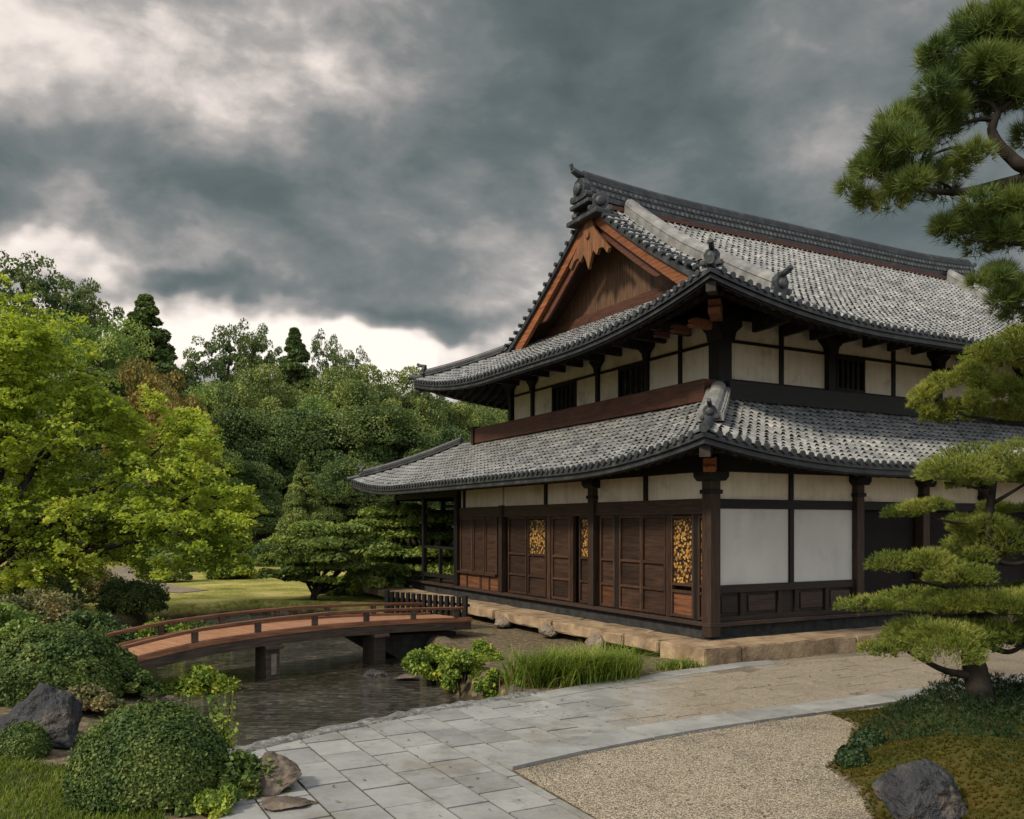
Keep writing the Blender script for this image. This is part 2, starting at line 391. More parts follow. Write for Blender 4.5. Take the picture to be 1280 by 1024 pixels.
def make_slab(name, washed):
    m, w, b = base_mat(name, .6, .45)
    tc = w.new('ShaderNodeTexCoord').outputs['Object']
    r = w.new('ShaderNodeNewGeometry').outputs['Random Per Island']
    n = w.noise(tc, 1.3, 8, .62); n2 = w.noise(tc, 14, 5, .6)
    f = w.math('ADD', w.math('MULTIPLY', r, .26), w.math('ADD', w.math('MULTIPLY', n, .52), w.math('MULTIPLY', n2, .22)))
    c = w.ramp(f, [(.2, (.150, .154, .152)), (.5, (.255, .258, .250)), (.85, (.385, .385, .368))])
    c = w.mix(w.maprange(w.noise(tc, .8, 6, .7), .50, .68, 0, .6), c, (.16, .135, .10))
    c = w.mix(w.maprange(w.noise(tc, 3.3, 7, .7), .53, .64, 0, .45), c, (.13, .13, .122))
    # sand has washed over the slabs towards the hall
    sx = w.new('ShaderNodeSeparateXYZ'); w.l.new(tc, sx.inputs[0])
    edge = w.math('SUBTRACT', w.math('SUBTRACT', sx.outputs[0], .35), w.math('MULTIPLY', w.math('SUBTRACT', sx.outputs[1], 10.2), .25))
    bord = w.math('ADD', edge, w.math('MULTIPLY', w.math('SUBTRACT', w.noise(tc, 1.5, 7, .65), .5), 3.2))
    sand = w.ramp(w.voronoi(tc, 60, 'F1', 'Color'), [(.1, (.17, .14, .10)), (.5, (.25, .21, .155)), (.9, (.36, .305, .225))])
    if washed: c = w.mix(w.maprange(bord, .3, 1.9, 0, .93), c, sand)
    w.l.new(c, b.inputs['Base Color'])
    w.set(b.inputs['Roughness'], w.maprange(n, .3, .7, .38, .75)); bump(w, b, n2, .25, .015)
    return m
M['slab'] = make_slab('paving_stone', True); M['slab_edge'] = make_slab('edging_stone', False)
M['joint'] = noise_mat('joint_soil', [(0, (.02, .02, .019)), (1, (.07, .065, .055))], 6, rough=.95, bmp=.3)
M['kerb'] = noise_mat('rough_kerb_stone', [(0, (.05, .05, .05)), (.5, (.15, .15, .143)), (1, (.33, .32, .30))], 9, rough=.8, bmp=.9, bscale=16, bdist=.05, detail=8)
def make_water():
    m, w, b = base_mat('pond_water', .025, .5)
    tc = w.new('ShaderNodeTexCoord').outputs['Object']
    v = w.mapping(tc, (.75, 2.6, 1), (0, 0, .12))
    n = w.math('ADD', w.noise(v, 2.4, 4, .55, .5), w.math('MULTIPLY', w.noise(v, 8, 3, .55, .4), .30))
    peb = w.ramp(w.voronoi(tc, 9, 'F1', 'Color'), [(.2, (.030, .028, .022)), (.6, (.056, .050, .040)), (1, (.12, .105, .085))])
    big = w.noise(tc, .7, 4, .6)
    c = w.mix(w.maprange(big, .35, .65), peb, w.mix(1.0, peb, (.45, .42, .36), 'MULTIPLY'))
    w.l.new(c, b.inputs['Base Color'])
    bump(w, b, n, .75, .09)
    b.inputs['IOR'].default_value = 1.33
    return m
M['water'] = make_water()

# ------------------------------------------------------------------ ground, water, paths
THETA = math.atan(590/1086.0)                                  # the hall is turned by this much
PX, PY = 3.712, 16.19                                            # its nearest pillar
UV = np.array([-math.sin(THETA), math.cos(THETA)]); VV = np.array([math.cos(THETA), math.sin(THETA)])
def loc2w(x, y): return (PX+x*VV[0]+y*UV[0], PY+x*VV[1]+y*UV[1])
def left_y(px, x=0.0):          # local y of picture column px on the plane local x = const
    k = (px-HX)/FPX; ax, ay = PX+x*VV[0], PY+x*VV[1]
    return (ax-k*ay)/(k*UV[1]-UV[0])
def right_x(px, y=0.0):
    k = (px-HX)/FPX; ax, ay = PX+y*UV[0], PY+y*UV[1]
    return (k*ay-ax)/(VV[0]-k*VV[1])

POND = np.array([(-3.4, 8.7), (-2.9, 9.25), (-2.4, 9.95), (-1.24, 11.15), (-.1, 12.1), (.15, 12.5), (-.25, 13.5), (-.9, 14.8), (-1.5, 16.2), (-1.5, 18), (-2.2, 20), (-3.2, 23), (-4.5, 26.5), (-8, 27.5), (-10.5, 25), (-9.6, 20), (-7.6, 17.2), (-6.3, 14.8), (-5.4, 12.8), (-4.7, 11.2), (-4.1, 9.8)])
MOUND = np.array([(3.93, 10.95), (4.07, 10.4), (3.55, 9.3), (3.05, 8.54), (3.1, 7.9), (2.9, 7.06), (2.7, 5.0), (12, 5.0), (14, 14.5), (7.55, 12.6), (5.4, 11.45)])
def sdist(P, poly):
    """signed distance, negative inside"""
    P = np.asarray(P, float); d = np.full(len(P), 1e9); ins = np.zeros(len(P), bool); n = len(poly)
    for i in range(n):
        a, b = poly[i], poly[(i+1) % n]; e = b-a
        t = np.clip(((P-a)@e)/(e@e), 0, 1); q = a+t[:, None]*e
        d = np.minimum(d, np.hypot(*(P-q).T))
        c = ((a[1] > P[:, 1]) != (b[1] > P[:, 1])); 
        with np.errstate(divide='ignore', invalid='ignore'):
            xx = (b[0]-a[0])*(P[:, 1]-a[1])/(b[1]-a[1])+a[0]
        ins ^= c & (P[:, 0] < xx)
    return np.where(ins, -d, d)
def hill(X, Y):
    return ss(58, 150, Y)*(7+9*ss(20, -60, X)) + 26*ss(140, 300, Y)*ss(200, -120, X)*.6
def terrain(P):
    P = np.asarray(P, float); X, Y = P[:, 0], P[:, 1]
    z = hill(X, Y)
    dp = sdist(P, POND); z = np.where(dp < .5, -.95+ .95*ss(-.55, .06, dp), z)
    # the land by the far bank of the pond and under the hall's edge
    dm = sdist(P, MOUND); z = np.where(dm < 0, .34*ss(0, -1.3, dm)+.02*ss(0, -.1, dm), z)
    left = ss(-3.6, -5.2, X)*ss(16, 9, Y)*ss(.1, .9, dp); z = z+.12*left
    # the ground steps down a little beneath the platform's pond side
    q = P-np.array([PX, PY]); lx, ly = q@VV, q@UV
    z = z-.10*ss(.3, -1.0, lx)*ss(-.3, 1.0, ly)*ss(22, 12, ly)*(dp > .3)*ss(-6, -2.5, lx)
    return z
def tz(x, y): return float(terrain([(x, y)])[0])
def axis_lines(a0, a1, d, b0, b1, n):
    mid = np.arange(a0, a1+1e-6, d)
    lo = a0-(a0-b0)*np.linspace(0, 1, n+1)[1:]**2.2; hi = a1+(b1-a1)*np.linspace(0, 1, n+1)[1:]**2.2
    return np.concatenate([lo[::-1], mid, hi])
xs = axis_lines(-12, 9, .16, -900, 900, 40); ys = axis_lines(5, 30, .16, -400, 1500, 45)
GX, GY = np.meshgrid(xs, ys); gp = np.stack([GX.ravel(), GY.ravel()], 1)
gz = terrain(gp)
nx = len(xs); idx = np.arange(len(gp)).reshape(GX.shape)
gf = np.stack([idx[:-1, :-1].ravel(), idx[:-1, 1:].ravel(), idx[1:, 1:].ravel(), idx[1:, :-1].ravel()], 1)
g = mesh_obj('ground', np.column_stack([gp, gz]), gf, M['ground'], smooth=True); tag(g, kind='structure')
WZ = -.42
w_poly = MB(); w_poly.add([(-13, 7.5, WZ), (3, 7.5, WZ), (3, 30, WZ), (-13, 30, WZ)], [(0, 1, 2, 3)])
tag(w_poly.build('pond_water', M['water']), kind='structure')

def sheet(name, poly, z, mat):
    mb = MB(); mb.add([(x, y, z) for x, y in poly], [tuple(range(len(poly)))])
    o = mb.build(name, mat)
    bm = bmesh.new(); bm.from_mesh(o.data); bmesh.ops.triangulate(bm, faces=bm.faces)
    for f in bm.faces:
        if f.normal.z < 0: f.normal_flip()
    bm.to_mesh(o.data); bm.free()
    return tag(o, kind='structure')
BORDER = [(0.0, 8.46), (1.02, 9.27), (2.14, 10.0), (3.19, 10.58), (3.88, 10.93), (4.75, 11.38), (7.6, 12.9), (12, 15.2)]
sheet('gravel_court', [(0.02, 8.42), (1.04, 9.24), (2.16, 9.97), (3.21, 10.55), (3.9, 10.9), (4.77, 11.35), (7.62, 12.87), (12, 15.1), (30, 15), (30, 2), (2, 2), (1.3, 5.8), (.68, 7.06)], .010, M['gravel'])
UPB = [(.25, 12.1), (1.0, 12.75), (1.9, 13.42), (3.2, 14.45), (4.6, 15.15)]
sheet('sand_court', [(1.5, 12.9), (1.95, 13.25), (3.2, 14.3), (5, 15.35), (14, 20), (40, 33), (40, 27), (12, 15.5), (7.6, 13.3), (4.9, 12.0), (3.2, 11.4), (2.2, 10.75)], .026, M['court'])

sheet('garden_path', [gnd(*p) for p in ((120, 712), (160, 708), (190, 716), (196, 728), (232, 735), (262, 738), (225, 742), (170, 738), (150, 724))], .02, M['court'])
def clip_rect(poly, x0, x1, y0, y1):
    def cl(P, f, inter):
        out = []
        for i in range(len(P)):
            a, b = P[i], P[(i+1) % len(P)]
            if f(a): out.append(a)
            if f(a) != f(b): out.append(inter(a, b))
        return out
    def ix(v): return lambda a, b: (v, a[1]+(b[1]-a[1])*(v-a[0])/(b[0]-a[0]))
    def iy(v): return lambda a, b: (a[0]+(b[0]-a[0])*(v-a[1])/(b[1]-a[1]), v)
    P = [tuple(p) for p in poly]
    for f, i in ((lambda p: p[0] >= x0, ix(x0)), (lambda p: p[0] <= x1, ix(x1)), (lambda p: p[1] >= y0, iy(y0)), (lambda p: p[1] <= y1, iy(y1))):
        P = cl(P, f, i)
        if len(P) < 3: return []
    return P
def area(P): return .5*abs(sum(P[i][0]*P[(i+1) % len(P)][1]-P[(i+1) % len(P)][0]*P[i][1] for i in range(len(P))))
SLABS = [(-3.05, 8.55), (-2.62, 9.15), (-2.1, 9.8), (-1.0, 10.95), (.2, 11.95), (1.0, 12.5), (1.9, 13.15), (3.2, 14.2), (4.6, 14.95), (7.0, 15.9), (7.0, 13.2), (4.5, 11.8), (3.63, 11.35), (2.94, 10.98), (1.88, 10.42), (.72, 9.66), (-.30, 8.84), (-.05, 8.40), (.66, 7.0), (1.3, 5.6), (-3.0, 5.6), (-2.35, 7.0), (-2.75, 7.8)]
def w2l(p): q = np.array(p)-np.array([PX, PY]); return (float(q@VV), float(q@UV))
def slab_path():
    mb = MB(); r = np.random.default_rng(3)
    P = [w2l(p) for p in SLABS]
    x = min(p[0] for p in P)-.1; xmax = max(p[0] for p in P)
    while x < xmax:
        wd = r.choice([.40, .43, .46]); y = min(p[1] for p in P)-r.random()
        while y < max(p[1] for p in P):
            ln = r.choice([.56, .62, .68, .76])
            c = clip_rect(P, x+.011, x+wd-.011, y+.011, y+ln-.011)
            if len(c) >= 3 and area(c) > .01:
                z1 = .030+r.uniform(-.004, .004); t1, t2 = r.uniform(-.004, .004, 2)
                top = [(*loc2w(*p), z1+t1*(p[0]-x)+t2*(p[1]-y)) for p in c]; k = len(c)
                bot = [(a, b, -.02) for a, b, _ in top]
                mb.add(top+bot, [tuple(range(k))]+[(i, i+k, (i+1) % k+k, (i+1) % k) for i in range(k)])
            y += ln
        x += wd
    o = mb.build('stone_path', M['slab']); tag(o, kind='structure')
    # edging slabs along the gravel and along the bank
    for name, line, wdt, side in (('border_paving', BORDER, .50, 1), ('bank_paving', UPB, .38, -1)):
        mb = MB(); pts = curve_pts([(a, b, 0) for a, b in line], 10)
        s = np.concatenate([[0], np.cumsum(np.hypot(*np.diff(pts[:, :2], axis=0).T))]); L = s[-1]; u = 0
        def P_(q): return np.array([np.interp(q, s, pts[:, 0]), np.interp(q, s, pts[:, 1])])
        while u < L-.2:
            ln = min(r.uniform(.7, 1.2), L-u)
            a, b = P_(u+.008), P_(u+ln-.008); t = (b-a)/np.linalg.norm(b-a); nrm = np.array([-t[1], t[0]])*side
            z1 = .036+r.uniform(-.004, .004)
            c = [a+nrm*.0, b+nrm*.0, b+nrm*wdt, a+nrm*wdt]
            top = [(*p, z1) for p in c]; bot = [(*p, -.02) for p in c]
            mb.add(top+bot, [(0, 1, 2, 3)]+[(i, i+4, (i+1) % 4+4, (i+1) % 4) for i in range(4)])
            u += ln
        tag(mb.build(name, M['slab_edge']), kind='structure')
    # joint bed under the slabs
    sheet('path_bed', [(-3.05, 8.55), (-2.62, 9.15), (-2.1, 9.8), (-1.0, 10.95), (.2, 11.95), (.95, 12.4), (1.1, 11.2), (.9, 10.0), (-.25, 8.8), (-.05, 8.40), (.66, 7.0), (1.3, 5.6), (-3.0, 5.6), (-2.35, 7.0), (-2.75, 7.8)], .018, M['joint'])
slab_path()
def pond_kerb():
    r = np.random.default_rng(5)
    line = curve_pts([(-3.75, 8.1, 0), (-3.2, 8.75, 0), (-2.75, 9.35, 0), (-2.25, 9.95, 0), (-1.15, 11.1, 0), (0.02, 12.05, 0), (.35, 12.35, 0)], 14)
    n, k = len(line), 7; V = []
    for i in range(n):
        t = line[min(i+1, n-1)]-line[max(i-1, 0)]; t /= np.linalg.norm(t); h = np.array([t[1], -t[0], 0])
        for a, b in ((.20, -.03), (.19, .028), (.08, .035), (-.04, .03), (-.14, .005), (-.20, -.08), (-.22, -.7)):
            V.append(line[i]+h*(a+r.normal(0, .012))+np.array([0, 0, b+(r.normal(0, .012) if b > -.05 else 0)]))
    F = [(i*k+j, i*k+j+1, (i+1)*k+j+1, (i+1)*k+j) for i in range(n-1) for j in range(k-1)]
    o = mesh_obj('pond_kerb', V, F, M['kerb'], smooth=True); fix_normals(o); tag(o, kind='structure')
pond_kerb()

# ------------------------------------------------------------------ the hall
hall = thing('temple_hall', 'two storey wooden temple hall with curved grey tiled roofs beside the pond', 'temple', (PX, PY, 0), THETA)
B = lambda: MB()
def profile(zs, a, b): return lambda t: zs+a*t+b*t*t
class Roof:
    def __init__(s, rect, H, lift, reach):
        s.r, s.H, s.A, s.L = rect, H, lift, reach
    def z(s, x, y):
        x0, x1, y0, y1 = s.r
        dx = np.minimum(x-x0, x1-x); dy = np.minimum(y-y0, y1-y)
        t = np.minimum(dx, dy); m = np.maximum(np.maximum(dx, dy), 0)
        return s.H(t)+s.A*np.clip(1-m/s.L, 0, 1)**2.1
    def xy(s, side, u, t):
        x0, x1, y0, y1 = s.r
        u, t = np.broadcast_arrays(np.asarray(u, float), np.asarray(t, float))
        return {'front': (u, y0+t), 'back': (u, y1-t), 'left': (x0+t, u), 'right': (x1-t, u)}[side]
    def P(s, side, u, t, dz=0.0, gable=False):
        x, y = s.xy(side, u, t)
        if gable:                                     # main slopes above the hips ignore the end eaves
            tt = np.asarray(t, float); x0, x1, y0, y1 = s.r
            m = np.minimum(x-x0, x1-x); z = s.H(np.broadcast_to(tt, x.shape))+s.A*np.clip(1-np.maximum(m, tt)/s.L, 0, 1)**2.1
        else: z = s.z(x, y)
        return np.stack([x, y, z+dz], -1)
ENDS = []
def tile_slope(roof, side, u0, u1, tmax, w=.215, row=.215, gable=False, seed=1):
    """cover and pan tiles of one slope; returns two (V, F) quads arrays"""
    r = np.random.default_rng(seed); n = max(1, int(round((u1-u0)/w))); w = (u1-u0)/n
    CV, CF, PV, PF = [], [], [], []; cb = pb = 0; END = MB(); ENDS.append(END)
    rad = .064
    ang = np.linspace(0, math.pi, 7)
    for i in range(n):
        u = u0+(i+.5)*w; T = tmax(u)
        if T < .12: continue
        K = max(1, int(math.ceil(T/row))); tt = np.minimum(np.arange(K+1)*row, T)+np.concatenate([[0], r.normal(0, .008, K)])
        t0, t1 = tt[:-1], np.maximum(tt[1:], tt[:-1]+.02)
        j = r.normal(0, .006, K); jz = r.normal(0, .005, K)
        for (V, F, off, prof_lo, prof_hi) in (('C', 0, 0, [(rad*math.cos(a), .028+1.05*rad*math.sin(a)) for a in ang], [(.86*rad*math.cos(a), .002+.90*rad*math.sin(a)) for a in ang]),
                                              ('P', 0, w/2, [(q, .016+.012*abs(q)/(w/2-.03)) for q in np.linspace(-(w/2-.03), w/2-.03, 3)], [(q, -.012+.012*abs(q)/(w/2-.03)) for q in np.linspace(-(w/2-.03), w/2-.03, 3)])):
            k = len(prof_lo)
            lo = roof.P(side, (u+off+j)[:, None]+np.array([p[0] for p in prof_lo])[None], np.repeat(t0[:, None], k, 1), 0, gable); lo[..., 2] += np.array([p[1] for p in prof_lo])+jz[:, None]
            hi = roof.P(side, (u+off+j)[:, None]+np.array([p[0] for p in prof_hi])[None], np.repeat(t1[:, None]+.015, k, 1), 0, gable); hi[..., 2] += np.array([p[1] for p in prof_hi])+jz[:, None]
            VV_ = np.concatenate([lo, hi], 1).reshape(-1, 3)
            b = (cb if V == 'C' else pb)+np.arange(K)[:, None]*2*k+np.arange(k-1)[None]
            FF = np.stack([b, b+1, b+1+k, b+k], -1).reshape(-1, 4)
            if V == 'C': CV.append(VV_); CF.append(FF); cb += len(VV_)
            else: PV.append(VV_); PF.append(FF); pb += len(VV_)
        c = roof.P(side, np.array(u), np.array(0.0), 0, gable); c2 = roof.P(side, np.array(u), np.array(.06), 0, gable)
        outw = (c-c2); outw[2] = 0; outw /= np.linalg.norm(outw)
        END.tube([c-outw*.05+np.array([0, 0, .03]), c+outw*.035+np.array([0, 0, .03])], .062, 10)
    return (np.concatenate(CV), np.concatenate(CF)), (np.concatenate(PV), np.concatenate(PF))
def join(parts):
    V, F, b = [], [], 0
    for v, f in parts: V.append(v); F.append(f+b); b += len(v)
    return np.concatenate(V), np.concatenate(F)
def grid_surface(fn, us, ts):
    U, T = np.meshgrid(us, ts); P = fn(U, T); n = len(us)
    i = np.arange(U.size).reshape(U.shape)
    F = np.stack([i[:-1, :-1].ravel(), i[:-1, 1:].ravel(), i[1:, 1:].ravel(), i[1:, :-1].ravel()], 1)
    return P.reshape(-1, 3), F

def eave_parts(roof, name_root, depth, over, rafter_gap=.30, sides=('front', 'left', 'back', 'right'), t_in=None, th=.20):
    x0, x1, y0, y1 = roof.r; t_in = t_in or over+.3
    soff, bands, raft = [], MB(), MB()
    for side in sides:
        a, b = (x0, x1) if side in ('front', 'back') else (y0, y1)
        N = 44
        us = np.linspace(0, 1, N); ts = np.linspace(0, t_in, 9)
        def fn(U, T): 
            return roof.P(side, a+T+(b-a-2*T)*U, T, -th+.05*np.minimum(T, 1))
        soff.append(grid_surface(fn, us, ts))
        # two stacked eave boards
        for (d0, d1, o) in ((-.005, -.085, .0), (-.087, -th-.01, -.05)):
            uu = a+(b-a)*np.linspace(0, 1, 60)
            # board runs from tip to tip with mitred ends
            outer = roof.P(side, uu, 0.0); tin = .09
            p_out = roof.P(side, np.clip(uu, a-o, b+o) if o < 0 else uu, 0*uu-o)
            z = outer[:, 2]
            uin = a+.09-o+(b-a-.18+2*o)*np.linspace(0, 1, 60)
            p_in = roof.P(side, uin, 0*uu+tin-o)
            pts = []
            for k in range(60):
                pts += [(p_out[k, 0], p_out[k, 1], z[k]+d0), (p_out[k, 0], p_out[k, 1], z[k]+d1), (p_in[k, 0], p_in[k, 1], z[k]+d1), (p_in[k, 0], p_in[k, 1], z[k]+d0)]
            F = [(4*k+j, 4*k+(j+1) % 4, 4*k+4+(j+1) % 4, 4*k+4+j) for k in range(59) for j in range(4)]+[(0, 1, 2, 3), (236, 237, 238, 239)]
            bands.add(pts, F)
        # rafters
        for u in np.arange(a+.25, b-.2, rafter_gap):
            tm = min(over, u-a, b-u)
            if tm < .25: continue
            tt = np.linspace(.14, tm, 5)
            c = roof.P(side, np.full(5, u), tt, -th+.05*np.minimum(tt, 1)-.003)
            raft.sweep(c, [(-.045, 0), (.045, 0), (.045, -.10), (-.045, -.10)])
        for u in np.arange(a+.25, b-.2, rafter_gap):       # second, inner tier of rafters
            tm = min(over, u-a, b-u)
            if tm < .75: continue
            tt = np.linspace(.62, tm, 4)
            c = roof.P(side, np.full(4, u), tt, -th+.05*np.minimum(tt, 1)-.13)
            raft.sweep(c, [(-.05, 0), (.05, 0), (.05, -.11), (-.05, -.11)])
    return soff, bands, raft

# ---- upper (main) roof, hip-and-gable
UR = Roof((-.2, 20.0, -.2, 14.3), profile(6.50, .45, .0235), .62, 5.5)
TG, XG0, XG1 = 2.2, 2.0, 17.8            # gable overhang edge
TR = 7.25                                     # eave to ridge
ZR = float(UR.H(TR))
def tmax_main(u):
    e = min(u+.2, 20.0-u)
    return e if e < TG else TR
def tmax_end(u):
    return max(0.0, min(3.25, u+.2, 14.3-u))
tiles_c, tiles_p = [], []
for side, seed in (('front', 1), ('back', 2)):
    c, p = tile_slope(UR, side, -.2, 20.0, tmax_main, seed=seed, gable=True); tiles_c.append(c); tiles_p.append(p)
for side, seed in (('left', 3), ('right', 4)):
    c, p = tile_slope(UR, side, -.2, 14.3, tmax_end, seed=seed); tiles_c.append(c); tiles_p.append(p)
# verge tiles: knobs along the gable edges
vms = []
for xg, sg in ((XG0, -1), (XG1, 1)):
    for side in ('front', 'back'):
        vm = MB(); vms.append(vm)
        for t in np.arange(TG+.1, TR-.3, .30):
            c = UR.P(side, np.array(xg), np.array(t), 0, True)
            vm.tube([c+np.array([sg*.12, 0, .03]), c+np.array([-sg*.40, 0, .05])], .062, 10)
up_roof = mesh_obj('tiled_roof', *join(tiles_c), M['tile'], hall)
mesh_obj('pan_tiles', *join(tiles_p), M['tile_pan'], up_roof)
for vm in vms: vm.build('verge_tiles', M['ridge'], up_roof)
for e in ENDS: tag(e.build('eave_end_tiles', M['ridge'], up_roof), kind='stuff')
ENDS.clear()
# solid boarding right under the tiles
deck = []
for side in ('front', 'back'):
    deck.append(grid_surface(lambda U, T, s=side: UR.P(s, U, T, -.055, True), np.linspace(XG0+.02, XG1-.02, 60), np.linspace(TG, TR, 14)))
    deck.append(grid_surface(lambda U, T, s=side: UR.P(s, -.2+T+(20.2-2*T)*U, T, -.055, True), np.linspace(0, 1, 60), np.linspace(0, TG, 8)))
for side in ('left', 'right'):
    deck.append(grid_surface(lambda U, T, s=side: UR.P(s, -.2+T+(14.5-2*T)*U, T, -.055), np.linspace(0, 1, 60), np.linspace(0, 3.25, 8)))
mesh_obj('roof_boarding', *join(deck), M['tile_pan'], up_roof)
# underside of the gable overhang
deck = []
for side in ('front', 'back'):
    for a, b in ((XG0+.05, 3.1), (16.7, XG1-.05)):
        deck.append(grid_surface(lambda U, T, s=side: UR.P(s, U, T, -.16, True), np.linspace(a, b, 4), np.linspace(TG, TR, 14)))
for d_ in deck: mesh_obj('gable_soffit', *d_, M['gable_wood'], up_roof)
soff, bands, raft = eave_parts(UR, 'upper', 2.4, 2.4, t_in=2.75)
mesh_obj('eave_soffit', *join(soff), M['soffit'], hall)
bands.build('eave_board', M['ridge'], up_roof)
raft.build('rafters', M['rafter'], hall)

def ridge_sweep(pts, w, h, name, mat, parent, layers=3, cap=.09):
    mb = MB(); prof = []
    L = []
    for i in range(layers):
        za, zb = h*i/layers, h*(i+1)/layers
        L += [(w/2+.02-.012*i, za), (w/2+.02-.012*i, zb-.02), (w/2-.015-.012*i, zb-.02), (w/2-.015-.012*i, zb)]
    top = [(cap*math.cos(a)*1.15, h+cap*math.sin(a)) for a in np.linspace(0, math.pi, 7)]
    prof = L+top+[(-a, b) for a, b in L[::-1]]
    mb.sweep(pts, prof)
    return mb.build(name, mat, parent)
def onigawara(mb, c, d, s=1.0, horn=True):
    """ridge-end tile at point c facing horizontal direction d"""
    d = np.array([d[0], d[1], 0.0]); d /= np.linalg.norm(d); sd = np.array([-d[1], d[0], 0]); up = np.array([0, 0, 1.0]); c = np.array(c, float)
    out = [(-.26, 0), (-.30, .10), (-.22, .16), (-.25, .34), (-.17, .47), (0, .53), (.17, .47), (.25, .34), (.22, .16), (.30, .10), (.26, 0)]
    k = len(out); V = [c+s*(sd*a+up*b+d*.07) for a, b in out]+[c+s*(sd*a+up*b-d*.09) for a, b in out]
    mb.add(V, [tuple(range(k)), tuple(range(k, 2*k))[::-1]]+[(i, i+k, (i+1) % k+k, (i+1) % k) for i in range(k)])
    a = c+s*(up*.27); mb.tube([a+d*s*.06, a+d*s*.13, a+d*s*.16], [.15*s, .14*s, .06*s], 14)
    for q in (-1, 1):
        a = c+s*(sd*q*.27+up*.08); mb.tube([a-d*s*.08, a+d*s*.09], [.09*s, .085*s], 10)
    if horn:
        a = c+s*(up*.50); mb.tube([a-d*s*.12, a+d*s*.22+up*s*.05, a+d*s*.40+up*s*.14], [.085*s, .085*s, .08*s], 10)
# main ridge
xr = np.linspace(1.75, 18.05, 40); yr = 7.05
endlift = lambda x: .16*np.clip(1-(x-1.75)/4, 0, 1)**2+.16*np.clip(1-(18.05-x)/4, 0, 1)**2
rp = [(x, yr, ZR-.06+endlift(x)) for x in xr]
main_ridge = ridge_sweep(rp, .42, .62, 'main_ridge', M['ridge'], up_roof, 4, .12)
mb = MB(); mb2 = MB()
for x in np.arange(1.9, 17.9, .17):
    z = ZR-.06+float(endlift(x))
    for q, m_ in ((-1, mb), (1, mb2)):
        m_.tube([(x, yr+q*.20, z+.20), (x, yr+q*.235, z+.205)], .055, 8); m_.tube([(x+.085, yr+q*.19, z+.37), (x+.085, yr+q*.222, z+.375)], .045, 8)
tag(mb.build('ridge_studs', M['stud'], main_ridge), kind='stuff'); tag(mb2.build('ridge_studs', M['stud'], main_ridge), kind='stuff')
mb = MB(); onigawara(mb, (1.70, yr, ZR+.02), (-1, 0), 1.15, False)
onigawara(mb, (1.98, yr-.50, ZR-.36), (-.6, -1), .95, False); onigawara(mb, (1.98, yr+.50, ZR-.36), (-.6, 1), .95, False)
mb.tube([(2.1, yr, ZR+.66), (1.62, yr, ZR+.72), (1.42, yr, ZR+.80)], [.10, .10, .08], 10); mb.tube([(1.43, yr, ZR+.80), (1.38, yr, ZR+.95)], [.05, .06], 8)
mb.box(1.68, 2.2, yr-.72, yr+.72, ZR-.48, ZR-.36); mb.box(1.62, 1.98, yr-.45, yr+.45, ZR-.13, ZR-.02)
mb.build('ridge_end_tile', M['ridge'], up_roof, bevel=.02)
mb = MB(); onigawara(mb, (18.10, yr, ZR+.02), (1, 0), 1.1)
mb.build('ridge_end_tile', M['ridge'], up_roof, bevel=.02)
# brown band under the main ridge
mb = MB()
for q in (-1, 1):
    mb.box(2.2, 17.6, yr+q*.24, yr+q*.34, ZR-.17, ZR-.06)
    mb.build('ridge_base_board', M['beam_red'], main_ridge); mb = MB()
# descending ridges
for xk in (3.1, 16.7):
    for side in ('front', 'back'):
        t = np.linspace(TR-.35, 1.55, 22)
        pts = UR.P(side, np.full(22, xk), t, .05, True)
        o = ridge_sweep(pts, .42, .24, 'descending_ridge', M['ridge_grey'], up_roof, 1, .19)
        mb = MB(); c = UR.P(side, np.array(xk), np.array(1.50), .06, True)
        onigawara(mb, c, (0, -1 if side == 'front' else 1), .80, True)
        mb.build('ridge_end_tile', M['ridge'], o, bevel=.015)
# hip ridges at the four corners
def hip(roof, cx, cy, sx, sy, t0, t1, w, h, mat, parent, name='hip_ridge', oni=.8, layers=2, cap=.08):
    t = np.linspace(t1, t0, 20)
    pts = [(cx+sx*q, cy+sy*q, float(roof.z(cx+sx*q, cy+sy*q))+.04) for q in t]
    o = ridge_sweep(pts, w, h, name, mat, parent, layers, cap)
    if oni:
        mb = MB(); onigawara(mb, (pts[-1][0], pts[-1][1], pts[-1][2]+.03), (-sx, -sy), oni, True); mb.build('ridge_end_tile', M['ridge'], o, bevel=.012)
    return o
for cx, sx in ((-.2, 1), (20.0, -1)):
    for cy, sy in ((-.2, 1), (14.3, -1)):
        hip(UR, cx, cy, sx, sy, .30, 2.75 if cy > 5 else 2.1, .24, .16, M['ridge'], up_roof, oni=.62)
        # slim lower ridge out to the upturned corner
        t = np.linspace(.3, -.06, 6)
        mb = MB(); mb.tube([(cx+sx*q, cy+sy*q, float(UR.z(cx+sx*max(q, 0), cy+sy*max(q, 0)))+.06+.05*(q < .05)) for q in t], .085, 10); mb.build('corner_tile', M['ridge'], up_roof)
